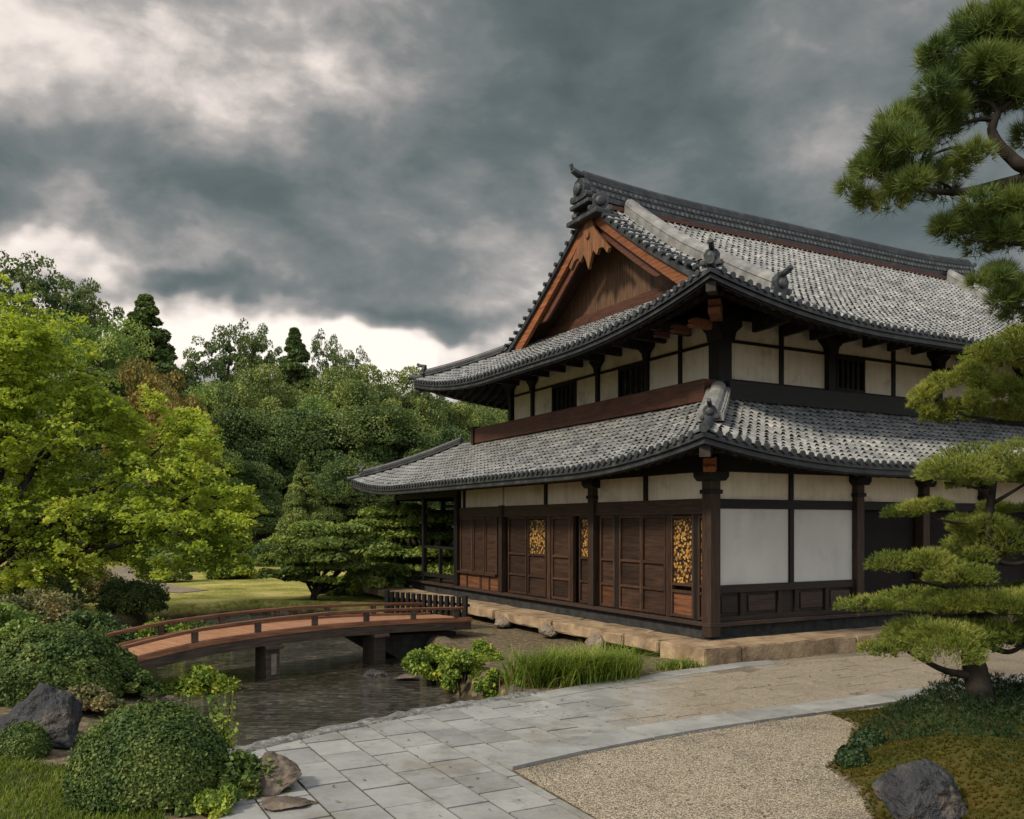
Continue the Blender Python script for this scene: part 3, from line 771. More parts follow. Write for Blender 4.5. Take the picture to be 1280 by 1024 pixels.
# gable ends
for xg, sg in ((XG0, 1), (XG1, -1)):
    wallx = xg+sg*.90
    # plank wall
    ys_ = np.linspace(-(TR-TG), TR-TG, 41); out = [(yr+q, float(UR.H(TR-abs(q)))-.17) for q in ys_ if abs(q) < 4.1]
    zb = 8.24
    out = [(yr-4.1, zb)]+[(a, max(b, zb+.01)) for a, b in out]+[(yr+4.1, zb)]
    mb = MB(); mb.prism(out[::-1], 'yz', wallx, wallx+sg*.1); mb.build('gable_wall', M['gable_wood'], hall)
    mb = MB(); mb.box(wallx-sg*.12, wallx+sg*.0, yr-3.95, yr+3.95, zb-.14, zb+.16); mb.build('gable_beam', M['beam_red'], hall, bevel=.015)
    # barge boards
    for side in (-1, 1):
        q = np.linspace(.0, 4.25, 30); V = []
        for a in q:
            top = float(UR.H(TR-a))-.10; dep = .36+.08*(a/4.3)**2-.05*math.sin(a/4.3*math.pi)
            for (xo, zz) in ((.03, top), (.03, top-dep), (.15, top-dep), (.15, top)): V.append((xg+sg*xo, yr+side*a, zz))
        F = [(4*i+j, 4*i+(j+1) % 4, 4*i+4+(j+1) % 4, 4*i+4+j) for i in range(29) for j in range(4)]+[(0, 1, 2, 3), (116, 117, 118, 119)]
        mb = MB(); mb.add(V, F); mb.build('barge_board', M['orange'], hall, bevel=.012)
        # inner, set-back board
        V = []
        for a in q:
            top = float(UR.H(TR-a))-.50; dep = .20
            for (xo, zz) in ((.17, top+.12), (.17, top-dep), (.25, top-dep), (.25, top+.12)): V.append((xg+sg*xo, yr+side*a, max(zz, zb+.17)))
        mb = MB(); mb.add(V, F); mb.build('inner_barge_board', M['beam_red'], hall)
        # dark verge band on top
        q2 = np.linspace(0, TR-TG-.05, 30); V = []
        for a in q2:
            top = float(UR.H(TR-a))
            for (xo, zz) in ((-.06, top+.02), (-.06, top-.12), (.20, top-.12), (.20, top+.02)): V.append((xg+sg*xo, yr+side*a, zz))
        mb = MB(); mb.add(V, F); mb.build('verge_band', M['ridge'], up_roof)
    # carved pendant
    pts = [(0, -.30), (.17, -.36), (.26, -.62), (.46, -.84), (.92, -1.30), (.84, -1.42), (.66, -1.22), (.47, -1.20), (.38, -1.34), (.22, -1.18), (.12, -1.34), (0, -1.62)]
    pts = pts+[(-a, b) for a, b in pts[-2:0:-1]]
    mb = MB(); mb.prism([(yr+a*1.05, ZR-.12+b*1.02) for a, b in pts], 'yz', xg+sg*.0-sg*.07, xg+sg*.028)
    c0 = np.array([xg-sg*.08, yr, ZR-.86]); mb.tube([c0+np.array([sg*.02, 0, 0]), c0-np.array([sg*.05, 0, 0])], [.11, .09], 12)
    mb.build('gable_pendant', M['pendant'], hall, bevel=.012)

# ---- lower skirt roof
LR = Roof((-1.3, 21.1, -1.3, 17.5), profile(3.52, .43, .028), .42, 4.6)
TL = 3.05
YTOP = 13.4                                   # the far slope is longer, the upper storey ends earlier
class LowRoof(Roof):
    def warp(s, y): return y
def tmax_low_long(u): return max(0.0, min(TL, u+1.3, 21.1-u))
def tmax_low_left(u): return max(0.0, min(TL, u+1.3, 17.5-u))
tc, tp = [], []
for side, u0, u1, f, seed in (('front', -1.3, 21.1, tmax_low_long, 11), ('left', -1.3, 17.5, tmax_low_left, 12), ('back', -1.3, 21.1, tmax_low_long, 13), ('right', -1.3, 17.5, tmax_low_left, 14)):
    c, p = tile_slope(LR, side, u0, u1, f, seed=seed); tc.append(c); tp.append(p)
low_roof = mesh_obj('tiled_roof', *join(tc), M['tile'], hall)
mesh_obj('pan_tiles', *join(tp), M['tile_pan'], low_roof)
for e in ENDS: tag(e.build('eave_end_tiles', M['ridge'], low_roof), kind='stuff')
deck = []
for side in ('front', 'back', 'left', 'right'):
    a, b = (-1.3, 21.1) if side in ('front', 'back') else (-1.3, 17.5)
    deck.append(grid_surface(lambda U, T, s=side, a=a, b=b: LR.P(s, a+T+(b-a-2*T)*U, T, -.055), np.linspace(0, 1, 60), np.linspace(0, TL+.05, 9)))
dv, df = join(deck)
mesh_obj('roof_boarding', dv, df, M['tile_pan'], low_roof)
zt = float(LR.H(TL))-.06
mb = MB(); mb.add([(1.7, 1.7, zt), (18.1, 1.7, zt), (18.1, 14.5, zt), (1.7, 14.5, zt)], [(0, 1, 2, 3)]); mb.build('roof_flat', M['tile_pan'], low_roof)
soff, bands, raft = eave_parts(LR, 'lower', 1.3, 1.3, t_in=1.6)
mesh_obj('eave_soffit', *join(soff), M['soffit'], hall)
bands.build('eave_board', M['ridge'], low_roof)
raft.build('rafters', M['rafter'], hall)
for cx, sx in ((-1.3, 1), (21.1, -1)):
    for cy, sy in ((-1.3, 1), (17.5, -1)):
        near = (cx < 0 and cy < 0)
        hip(LR, cx, cy, sx, sy, 1.0 if near else .35, TL-.05, .46 if near else .30, .16 if near else .18, M['ridge_grey'] if near else M['ridge'], low_roof, oni=.52 if near else .55, layers=1 if near else 2, cap=.14 if near else .08)
        t = np.linspace(1.0 if near else .35, -.05, 8)
        mb = MB(); mb.tube([(cx+sx*q, cy+sy*q, float(LR.z(cx+sx*max(q, 0), cy+sy*max(q, 0)))+.06) for q in t], .085, 10); mb.build('corner_tile', M['ridge'], low_roof)

# ---- walls
LX, LYE = 20.0, 11.1          # lower storey: x 0..20, y 0..11.1 (open veranda to 16.2)
def fbox(mb, face, a0, a1, z0, z1, d0, d1, base=0.0):
    if face == 'left': mb.box(base-d1, base-d0, a0, a1, z0, z1)
    else: mb.box(a0, a1, base-d1, base-d0, z0, z1)
mb = MB(); mb.box(.14, LX-.1, .14, LYE-.1, .30, 3.50); mb.box(2.34, 17.7, 2.34, 11.7, 4.6, 7.4); mb.build('dark_core', M['gap'], hall)  # solid box added to stop see-through; the dark of the interior is its colour
FZ = .56                                     # floor edge
# base band, floor edge boards
mb = MB(); mb.box(-.02, LX, -.02, 16.0, .20, FZ-.07); mb.build('footing', M['footing'], hall)
mb = MB(); mb.box(-.135, .05, -.132, 16.3, FZ-.075, FZ); mb.box(.052, LX, -.132, .05, FZ-.075, FZ); mb.box(0, 3.2, LYE, 16.3, FZ-.08, FZ-.005)
mb.build('veranda_floor', M['beam_dark'], hall, bevel=.008)
# pillars
def pillar(x, y, z0, z1, w=.27, mat='pillar', cap=True):
    mb = MB(); mb.box(x-w/2, x+w/2, y-w/2, y+w/2, z0, z1)
    o = mb.build('pillar', M[mat], hall, bevel=.02)
    if cap:
        c = MB(); c.box(x-w*.62, x+w*.62, y-w*.62, y+w*.62, z1-.30, z1-.22); c.prism([(x-w*.62, z1-.06), (x-w*.95, z1+.02), (x-w*.95, z1+.12), (x+w*.95, z1+.12), (x+w*.95, z1+.02), (x+w*.62, z1-.06)], 'xz', y-w*.95, y+w*.95)
        c.build('capital', M['wood_black'], o, bevel=.015)
    return o
pillar(0, 0, .285, 3.26, .25)
yl = [left_y(p) for p in (880, 808, 743.5, 683, 629, 581)]
pillar(-.02, yl[2], FZ, 3.26, .22); pillar(-.02, yl[4], FZ, 2.9, .18, cap=False); pillar(-.02, LYE, FZ, 3.26, .22, 'wood_black', False)
xr_ = [right_x(p) for p in (988, 1070)]
pillar(xr_[1], -.02, FZ, 3.26, .22); 
for q in (6.0, 8.1, 10.2, 12.3, 14.4, 16.5, 18.6): pillar(q, -.02, FZ, 3.26, .22)
# wall head beams and plaster band
ZB0, ZB1, ZP = 2.58, 2.88, 3.40
mb = MB(); fbox(mb, 'left', .13, LYE-.02, ZB0, ZB1, -.1, .05); mb.build('lintel_beam', M['beam_brown'], hall, bevel=.01)
mb = MB(); fbox(mb, 'right', .15, LX, 2.69, 2.87, -.1, .05); mb.build('lintel_beam', M['wood_blackx'], hall, bevel=.01)
mb = MB(); fbox(mb, 'left', .0, LYE, ZP-.02, ZP+.30, -.1, .10); mb.box(.1, LX, -.10, .1, ZP-.017, ZP+.303); mb.build('wall_plate', M['wood_blackx'], hall)
ylist = [0.12]+yl[1:]+[LYE-.1]
for a, b in zip(ylist[:-1], ylist[1:]):
    if b-a < .2: continue
    mb = MB(); fbox(mb, 'left', a+.05, b-.05, ZB1, ZP, -.08, -.005); mb.build('plaster_panel', M['plaster'], hall)
for q in (yl[1], yl[3], yl[5]):
    mb = MB(); fbox(mb, 'left', q-.055, q+.055, ZB1, ZP, -.08, .045); mb.build('wall_stud', M['wood_black'], hall)
xl_ = [.12, xr_[0], xr_[1], 6.0, 8.1, 10.2, 12.3, 14.4, 16.5, 18.6]
for a, b in zip(xl_[:-1], xl_[1:]):
    mb = MB(); fbox(mb, 'right', a+.05, b-.05, 2.87, ZP, -.08, -.005); mb.build('plaster_panel', M['plaster'], hall)
mb = MB(); fbox(mb, 'right', xr_[0]-.055, xr_[0]+.055, 1.21, 2.69, -.08, .045); mb.build('wall_stud', M['wood_black'], hall)
mb = MB(); fbox(mb, 'right', xr_[0]-.05, xr_[0]+.05, 2.873, ZP, -.08, .043)
mb.build('wall_stud', M['wood_black'], hall)
# white panels on the front
for a, b in ((.15, xr_[0]-.06), (xr_[0]+.06, xr_[1]-.12)):
    mb = MB(); fbox(mb, 'right', a, b, 1.25, 2.69, -.06, .0); mb.build('paper_panel', M['shoji'], hall)
mb = MB(); fbox(mb, 'right', .15, xr_[1]-.11, 1.10, 1.25, -.1, .055); fbox(mb, 'right', .15, xr_[1]-.11, FZ, .66, -.1, .04)
for q in (.75, xr_[0]-.3, xr_[0]+.15, xr_[0]+1.0): fbox(mb, 'right', q-.055, q+.055, .66, 1.10, -.1, .035)
mb.build('dado_frame', M['beam_dark'], hall, bevel=.008)
mb = MB(); fbox(mb, 'right', .15, xr_[1]-.11, .66, 1.10, -.1, -.02); mb.build('dado_board', M['beam_dark'], hall)
for a, b in ((.24, .64), (.92, xr_[0]-.42), (xr_[0]+.27, xr_[0]+.88), (xr_[0]+1.12, xr_[1]-.2)):
    mb = MB(); fbox(mb, 'right', a, b, .72, 1.04, -.02, .012); mb.build('dado_panel', M['beam_dark'], hall, bevel=.012)
# recessed dark bays further along
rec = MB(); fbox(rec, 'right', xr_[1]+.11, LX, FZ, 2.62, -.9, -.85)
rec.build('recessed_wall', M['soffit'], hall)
mb = MB()
for q in np.arange(xr_[1]+.6, LX, .95): fbox(mb, 'right', q-.04, q+.04, FZ, 2.6, -.85, -.80)
for zz in (1.15, 2.55): fbox(mb, 'right', xr_[1]+.11, LX, zz-.04, zz+.04, -.85, -.81)
mb.build('recess_frame', M['beam_dark'], hall)

# doors and carved panels on the pond side
def stiles(mb, a0, a1, z0, z1, rails, w=.055, d=.032):
    fbox(mb, 'left', a0, a0+w, z0, z1, -.06, d); fbox(mb, 'left', a1-w, a1, z0, z1, -.06, d)
    for z in rails: fbox(mb, 'left', a0+w, a1-w, z-w*.5, z+w*.5, -.06, d-.003)
def door(p_right, p_left, kind, z0=FZ+.02, z1=ZB0, mid=1.62):
    a0, a1 = left_y(p_right), left_y(p_left)
    fr = MB(); low = 1.08
    stiles(fr, a0, a1, z0, z1, (z0+.03, low, mid, z1-.03) if kind != 'gold' else (z0+.03, low, 1.22, z1-.05))
    o = fr.build('door', M['door_frame'], hall, bevel=.006)
    w = .055
    p = MB(); fbox(p, 'left', a0+w, a1-w, z0+.05, low-.03, -.05, -.015)
    p.build('door_panel', M['door_red'] if kind in ('gold', 'red') else M['door_panel'], o)
    p = MB()
    if kind == 'gold':
        fbox(p, 'left', a0+w, a1-w, 1.25, z1-.08, -.05, -.012); p.build('carved_panel', M['gold'], o)
    elif kind == 'halfgold':
        fbox(p, 'left', a0+w, a1-w, mid+.03, z1-.08, -.05, -.012); p.build('carved_panel', M['gold'], o)
        p = MB(); fbox(p, 'left', a0+w, a1-w, low+.03, mid-.03, -.05, -.02); p.build('door_panel', M['door_panel'], o)
    else:
        fbox(p, 'left', a0+w, a1-w, low+.03, mid-.03, -.05, -.02); fbox(p, 'left', a0+w, a1-w, mid+.03, z1-.06, -.05, -.02)
        p.build('door_panel', M['door_panel'], o)
    return o
def post(px, w=.10, d=.035, mat='door_frame'):
    a = left_y(px); mb = MB(); fbox(mb, 'left', a-w/2, a+w/2, FZ, ZB0, -.06, d); return mb.build('door_post', M[mat], hall, bevel=.006)
door(881, 873.5, 'gold'); post(871, .12, mat='wood_black'); door(868.3, 839.5, 'gold'); post(836.5, .13)
door(833, 803, 'plain'); door(803, 775, 'plain'); post(772.5, .13, mat='wood_black'); door(769.5, 751, 'red')
door(738.5, 725, 'halfgold'); post(716, .13); door(713.5, 690.5, 'plain'); post(687, .16)
door(683.5, 660.5, 'halfgold'); door(659, 636, 'plain')
for a, b in ((622, 607), (606, 592), (591, 576)):
    mb = MB(); a0, a1 = left_y(a), left_y(b); stiles(mb, a0, a1, 1.0, ZB0, (1.03, ZB0-.03)); o = mb.build('board_panel', M['door_frame'], hall, bevel=.006)
    p = MB(); fbox(p, 'left', a0+.055, a1-.055, 1.05, ZB0-.05, -.05, -.01); p.build('board', M['door_panel'], o)
mb = MB(); fbox(mb, 'left', left_y(623), LYE-.12, FZ, .96, -.08, .02); mb.build('bench_front', M['door_red'], hall, bevel=.01)
mb = MB(); fbox(mb, 'left', left_y(623), LYE-.12, .96, 1.02, -.08, .12)
for q in (left_y(613), left_y(602), left_y(585)): fbox(mb, 'left', q-.04, q+.04, FZ, .957, -.08, .05)
mb.build('bench_rail', M['door_frame'], hall, bevel=.006)
# veranda frame beyond the wall
for x, y, w in ((0, 16.2, .16), (0, 13.75, .14), (1.75, 16.2, .15), (2.5, 13.6, .13), (3.2, 16.2, .15)):
    mb = MB(); mb.box(x-w/2, x+w/2, y-w/2, y+w/2, .05, 3.62); mb.build('veranda_post', M['wood_black'], hall, bevel=.01)
mb = MB(); mb.box(-.06, .06, LYE, 16.3, 3.22, 3.38); mb.box(0, 3.3, 16.13, 16.27, 3.20, 3.34); mb.box(0, 3.3, 13.5, 13.62, 2.74, 2.86); mb.box(1.7, 1.8, 13.6, 16.2, 2.97, 3.07)
mb.build('veranda_beam', M['wood_black'], hall)
mb = MB(); mb.box(-.04, .04, 11.3, 13.72, 1.62, 1.70); mb.box(-.04, .04, 11.3, 16.2, .72, .84); mb.box(-.045, .045, 12.4, 12.5, FZ, 1.70); mb.box(0, 1.7, 16.16, 16.24, .80, .90)
mb.build('veranda_railing', M['wood_black'], hall)

# ---- upper storey
UX, UY, UYE, UXE = 2.2, 2.2, 11.8, 17.8
Z0, Z1 = 5.62, 6.95
mb = MB(); mb.box(1.42, 1.80, 1.85, 12.95, 5.02, 5.50); mb.box(1.80, UX, 12.5, 12.95, 5.05, 5.46); mb.build('storey_beam', M['beam_red'], hall, bevel=.02)
mb = MB(); mb.box(1.36, 1.86, 12.96, 13.10, 4.98, 5.56); mb.build('beam_end_cap', M['pillar'], hall, bevel=.015)
mb = MB(); mb.box(1.85, 18.1, 1.50, 1.80, 5.02, 5.46); mb.build('storey_beam', M['wood_blackx'], hall, bevel=.02)
mb = MB(); mb.box(1.80, UX, 1.80, UYE+.6, 5.44, 5.495); mb.box(UX, UXE, 1.80, UY, 5.44, 5.493); mb.build('balcony_floor', M['beam_dark'], hall)
mb = MB(); fbox(mb, 'left', UY, UYE, 5.49, Z0, -.1, .04, UX); fbox(mb, 'right', UX+.1, UXE, 5.487, Z0, -.1, .043, UY); mb.build('wall_sill', M['wood_blackx'], hall)
def upillar(x, y, w=.22, flare=True, face='right'):
    mb = MB(); mb.box(x-w/2, x+w/2, y-w/2, y+w/2, 5.49, 6.98); o = mb.build('pillar', M['wood_black'], hall, bevel=.012)
    if flare:
        c = MB(); pr = [(-w/2-.002, 6.42), (-w/2-.05, 6.60), (-w/2-.22, 6.74), (-w/2-.22, 6.92), (w/2+.22, 6.92), (w/2+.22, 6.74), (w/2+.05, 6.60), (w/2+.002, 6.42)]
        if face == 'right': c.prism([(x+a, b) for a, b in pr], 'xz', y-w*.75, y+w*.6)
        else: c.prism([(y+a, b) for a, b in pr], 'yz', x-w*.75, x+w*.6)
        c.build('bracket', M['wood_black'], o, bevel=.01)
    return o
mbp = upillar(UX, UY, .36, True)
yu = [left_y(p, UX) for p in (851, 810, 748.5, 667)]
xu = [right_x(p, UY) for p in (976, 1035, 1116, 1169)]
for q in (yu[1], yu[2], yu[3]): upillar(UX-.02, q, .13, True, 'left')
upillar(UX-.02, UYE+.02, .16, True, 'left')
for q in (xu[1], xu[3], 13.2, 16.8): upillar(q, UY-.02, .24)
mb = MB(); fbox(mb, 'left', yu[0]-.06, yu[0]+.06, Z0, Z1, -.05, .04, UX); mb.build('wall_stud', M['wood_black'], hall)
for q in (xu[0], xu[2], 11.4, 15.0):
    mb = MB(); fbox(mb, 'right', q-.06, q+.06, Z0, Z1, -.05, .04, UY); mb.build('wall_stud', M['wood_black'], hall)
mb = MB(); fbox(mb, 'left', UY+.18, UYE-.05, 6.40, 6.47, -.05, .03, UX); mb.build('wall_rail', M['wood_black'], hall); mb = MB(); fbox(mb, 'right', UX+.18, UXE, 6.43, 6.50, -.05, .03, UY); mb.build('wall_rail', M['wood_black'], hall)
def upanel(face, a, b, z0, z1):
    mb = MB(); base = UX if face == 'left' else UY
    fbox(mb, face, a, b, z0, z1, -.08, 0, base); mb.build('plaster_panel', M['plaster'], hall)
def uwindow(face, a, b, z0, z1):
    base = UX if face == 'left' else UY
    mb = MB(); fbox(mb, face, a, a+.06, z0, z1, -.06, .045, base); fbox(mb, face, b-.06, b, z0, z1, -.06, .045, base)
    fbox(mb, face, a+.06, b-.06, z0, z0+.06, -.06, .043, base); fbox(mb, face, a+.06, b-.06, z1-.06, z1, -.06, .043, base)
    o = mb.build('window', M['wood_black'], hall, bevel=.006)
    mb = MB()
    for q in np.linspace(a+.06, b-.06, 6)[1:-1]: fbox(mb, face, q-.022, q+.022, z0+.06, z1-.06, -.03, .025, base)
    mb.build('window_bars', M['rafter'], o)
    mb = MB(); fbox(mb, face, a+.05, b-.05, z0+.05, z1-.05, -.06, -.045, base); mb.build('pane', M['gap'], o)
wl = [(left_y(812, UX), left_y(774, UX)), (left_y(721, UX), left_y(691, UX))]
cuts = sorted([UY+.18, UYE-.08]+yu)
for a, b in zip(cuts[:-1], cuts[1:]):
    upanel('left', a+.05, b-.05, 6.47, Z1)
    segs = [(a+.05, b-.05)]
    for w0, w1 in wl:
        ns = []
        for s0, s1 in segs:
            if w1 <= s0 or w0 >= s1: ns.append((s0, s1)); continue
            if w0-s0 > .06: ns.append((s0, w0))
            if s1-w1 > .06: ns.append((w1, s1))
        segs = ns
    for s0, s1 in segs: upanel('left', s0, s1, Z0, 6.40)
for w0, w1 in wl: uwindow('left', w0, w1, Z0, 6.40)
wr = (right_x(1044, UY), right_x(1080, UY))
cuts = sorted([UX+.18, UXE]+xu+[11.4, 13.2, 15.0, 16.8])
for a, b in zip(cuts[:-1], cuts[1:]):
    upanel('right', a+.06, b-.06, 6.50, Z1)
    if abs(a-xu[1]) < .01:
        uwindow('right', wr[0], wr[1], Z0, 6.43); upanel('right', wr[1], b-.06, Z0, 6.43)
    else: upanel('right', a+.06, b-.06, Z0, 6.43)
mb = MB(); mb.box(UX-.12, UX+.1, UY-.1, UYE+.3, 6.95, 7.15); mb.box(UX+.1, UXE, UY-.12, UY+.1, 6.953, 7.153); mb.build('wall_plate', M['wood_blackx'], hall)
# bracket arms under the upper eaves and the painted nose beams at the corners
for q in np.arange(UX+.9, UXE, .9):
    mb = MB(); mb.prism([(UY-.1, 7.0), (UY-1.5, 6.86), (UY-1.5, 6.76), (UY-.9, 6.72), (UY-.1, 6.70)], 'yz', q-.06, q+.06); mb.build('eave_bracket', M['rafter'], hall)
for q in np.arange(UY+.9, UYE, .9):
    mb = MB(); mb.prism([(UX-.1, 7.0), (UX-1.5, 6.86), (UX-1.5, 6.76), (UX-.9, 6.72), (UX-.1, 6.70)], 'xz', q-.06, q+.06); mb.build('eave_bracket', M['rafter'], hall)
def nose(x, y, z, dx, dy, s, mat='orange'):
    mb = MB(); d = np.array([dx, dy, 0.0]); d /= np.linalg.norm(d); sd = np.array([-d[1], d[0], 0])
    pr = [(-.5, .10), (.0, .12), (.14, .07), (.10, -.01), (.17, -.06), (.06, -.13), (-.06, -.10), (-.5, -.12)]
    k = len(pr); c = np.array([x, y, z])
    V = [c+s*(d*a+np.array([0, 0, b])+sd*.09) for a, b in pr]+[c+s*(d*a+np.array([0, 0, b])-sd*.09) for a, b in pr]
    mb.add(V, [tuple(range(k)), tuple(range(k, 2*k))[::-1]]+[(i, i+k, (i+1) % k+k, (i+1) % k) for i in range(k)])
    return mb.build('beam_nose', M[mat], hall, bevel=.015)
nose(.75, .75, 6.72, -1, -1, 1.35)
for i, q in enumerate((1.4, 2.0, 2.6)): nose(.78, q, 6.52, -1, 0, .85-.12*i, 'orange' if i < 1 else 'beam_red')
nose(-.28, -.28, 3.50, -1, -1, 1.25)
for (rf, x0, y0, ex) in ((UR, 0, 0, 2.6), (LR, -1.2, -1.2, 1.5)):      # hip rafters
    q = np.linspace(.1, ex, 8); mb = MB()
    mb.sweep([(rf.r[0]+a, rf.r[2]+a, float(rf.z(rf.r[0]+a, rf.r[2]+a))-.24) for a in q], [(-.09, 0), (.09, 0), (.09, -.2), (-.09, -.2)]); mb.build('hip_rafter', M['rafter'], hall); mb = MB()
    mb.sweep([(rf.r[0]+a, rf.r[3]-a, float(rf.z(rf.r[0]+a, rf.r[3]-a))-.24) for a in q], [(-.09, 0), (.09, 0), (.09, -.2), (-.09, -.2)]); mb.build('hip_rafter', M['rafter'], hall)

# ---- stone platform with the boulders that carry its pond side
plat = thing('stone_platform', 'low tan stone platform with worn edges running under the temple hall', 'platform', (PX, PY, 0), THETA)
def slab_block(x0, x1, y0, y1, z0, z1, seed, name='edge_stone', rough=.02):
    r = np.random.default_rng(seed)
    bm = bmesh.new(); bmesh.ops.create_cube(bm, size=1)
    for v in bm.verts: v.co = Vector(((x0+x1)/2+v.co.x*(x1-x0), (y0+y1)/2+v.co.y*(y1-y0), (z0+z1)/2+v.co.z*(z1-z0)))
    bmesh.ops.bevel(bm, geom=bm.edges[:], offset=.022, segments=2, affect='EDGES')
    n = max(2, int(max(x1-x0, y1-y0)/.25))
    bmesh.ops.subdivide_edges(bm, edges=[e for e in bm.edges if e.calc_length() > .5], cuts=min(8, n))
    for v in bm.verts: v.co += Vector(r.normal(0, rough*.35, 3))
    me = bpy.data.meshes.new(name); bm.to_mesh(me); bm.free(); me.materials.append(M['plinth'])
    o = bpy.data.objects.new(name, me); col.objects.link(o); o.parent = plat; return o
y = -1.12
for i, ln in enumerate((1.25, 1.05, 2.6, 2.7, 2.9, 3.2, 3.4, 2.2)):
    slab_block(-1.12-.05*i*.6, -.30, y, y+ln-.012, -.15 if i == 0 else .06, .283, 40+i, rough=.012 if i == 0 else .022); y += ln
x = -.298
for i, ln in enumerate((2.9, 3.1, 2.8, 3.2, 3.0, 3.3, 3.0)):
    slab_block(x, x+ln-.012, -1.12, -.28, -.15, .283, 60+i, rough=.012); x += ln
mb = MB(); mb.box(-.55, 20.5, -.29, 16.6, -.2, .262); mb.build('core', M['footing'], plat)
def rock_mesh(name, mat, r, seed, parent=None, peak=.35, n=24, soft=1):
    q = np.random.default_rng(seed); from mathutils import noise as mn
    d = sphere_dirs(n, q, -.5); d[:, :2] *= (1-peak*np.clip(d[:, 2:3], 0, 1)); d *= q.uniform(.82, 1.12, (n, 1))
    d = np.vstack([d, [[q.uniform(-.25, .25), q.uniform(-.2, .2), 1.05]]])
    bm = bmesh.new()
    for p in d: bm.verts.new(p)
    h = bmesh.ops.convex_hull(bm, input=bm.verts[:])
    bmesh.ops.delete(bm, geom=[v for v in bm.verts if not v.link_faces], context='VERTS')
    bmesh.ops.triangulate(bm, faces=bm.faces)
    for k in range(7):
        lng = [e for e in bm.edges if e.calc_length() > .065]
        if not lng: break
        bmesh.ops.subdivide_edges(bm, edges=lng, cuts=1); bmesh.ops.triangulate(bm, faces=bm.faces)
    for k in range(soft): bmesh.ops.smooth_vert(bm, verts=bm.verts[:], factor=.5, use_axis_x=True, use_axis_y=True, use_axis_z=True)
    bmesh.ops.recalc_face_normals(bm, faces=bm.faces[:])
    sd = Vector(q.uniform(-50, 50, 3)); bm.normal_update()
    off = [v.normal*(.09*mn.fractal(v.co*1.7+sd, .9, 2.1, 4)+.06*(abs(mn.noise(v.co*3.4+sd))-.25)+.035*mn.noise(v.co*8+sd)+.022*mn.noise(v.co*19+sd)) for v in bm.verts]
    for v, o_ in zip(bm.verts, off): v.co += o_
    for v in bm.verts: v.co = Vector((v.co.x*r[0], v.co.y*r[1], v.co.z*r[2]))
    me = bpy.data.meshes.new(name); bm.to_mesh(me); bm.free(); me.materials.append(mat)
    me.polygons.foreach_set('use_smooth', np.ones(len(me.polygons), bool))
    o = bpy.data.objects.new(name, me); col.objects.link(o); o.parent = parent; return o
def rock(name, label, x, y, zc, r, mat, seed, cat='rock', rot=0.0, group=None, **kw):
    o = rock_mesh(name, mat, r, seed, **kw); o.location = (x, y, zc); o.rotation_euler = (0, 0, rot); return tag(o, label, cat, group)
for i, (px, py, rr, lab) in enumerate(((630, 783, .20, 'pale round boulder under the platform edge, the one nearest the bridge'), (686, 793, .22, 'pale boulder under the platform edge, middle one of three'), (747, 806, .21, 'pale boulder under the platform edge, nearest the grass clump'))):
    ly = left_y(px, -1.22); wx, wy = loc2w(-1.26, ly)
    rock('support_boulder', lab, wx, wy, .02, (rr, rr*1.1, .19), M['boulder'], 70+i, 'boulder', peak=0.0, n=60, soft=6)

# ------------------------------------------------------------------ footbridge
A = np.array([-6.35, 14.0]); Bp = np.array([-1.15, 19.0]); bd = (Bp-A)/np.linalg.norm(Bp-A); bn = np.array([-bd[1], bd[0]]); BL = float(np.linalg.norm(Bp-A))
bridge = thing('footbridge', 'gently arched brown wooden footbridge with low railings over the pond', 'bridge', (A[0], A[1], 0), math.atan2(bd[1], bd[0]))
BZ = lambda t: np.interp(t, [-.12, 0, .1, .21, .385, .55, .736, .88, 1, 1.06], [.0, .13, .25, .345, .405, .425, .395, .35, .30, .28])
def bz(s): 
    s = np.asarray(s, float); return (BZ(s/BL-.03)+BZ(s/BL)+BZ(s/BL+.03))/3
S = np.linspace(-.35, BL+.35, 50); BW = 1.55
mb = MB()                                       # planks
for s in np.arange(-.3, BL+.3, .20):
    z0, z1 = float(bz(s+.006)), float(bz(s+.194))
    mb.add([(s+.006, .10, z0-.05), (s+.194, .10, z1-.05), (s+.194, BW-.10, z1-.05), (s+.006, BW-.10, z0-.05), (s+.006, .10, z0), (s+.194, .10, z1), (s+.194, BW-.10, z1), (s+.006, BW-.10, z0)], [(0, 3, 2, 1), (4, 5, 6, 7), (0, 1, 5, 4), (1, 2, 6, 5), (2, 3, 7, 6), (3, 0, 4, 7)])
mb.build('deck', M['deck'], bridge)
for yy in (.05, BW-.05):
    mb = MB(); mb.sweep([(s, yy, float(bz(s))) for s in S], [(-.06, .045), (.06, .045), (.06, -.055), (-.06, -.055)]); mb.build('edge_rail', M['bridge'], bridge, bevel=.008)
    mb = MB(); mb.sweep([(s, yy, float(bz(s))) for s in S], [(-.05, -.058), (.05, -.058), (.05, -.22), (-.05, -.22)]); mb.build('side_beam', M['bridge_dark'], bridge, bevel=.008)
    mb = MB(); mb.sweep([(s, yy, float(bz(s))+.25) for s in np.linspace(-.2, BL+.15, 50)], [(-.045, .03), (.045, .03), (.05, -.03), (-.05, -.03)]); mb.build('handrail', M['bridge'], bridge, bevel=.012)
    for s in np.linspace(.12, BL-.05, 7):
        z = float(bz(s)); mb = MB(); mb.box(s-.05, s+.05, yy-.045, yy+.045, z+.045, z+.222); mb.build('rail_post', M['bridge_dark'], bridge, bevel=.008)
def br_s(px):
    k = (px-HX)/FPX; return (A[0]-k*A[1])/(k*bd[1]-bd[0])
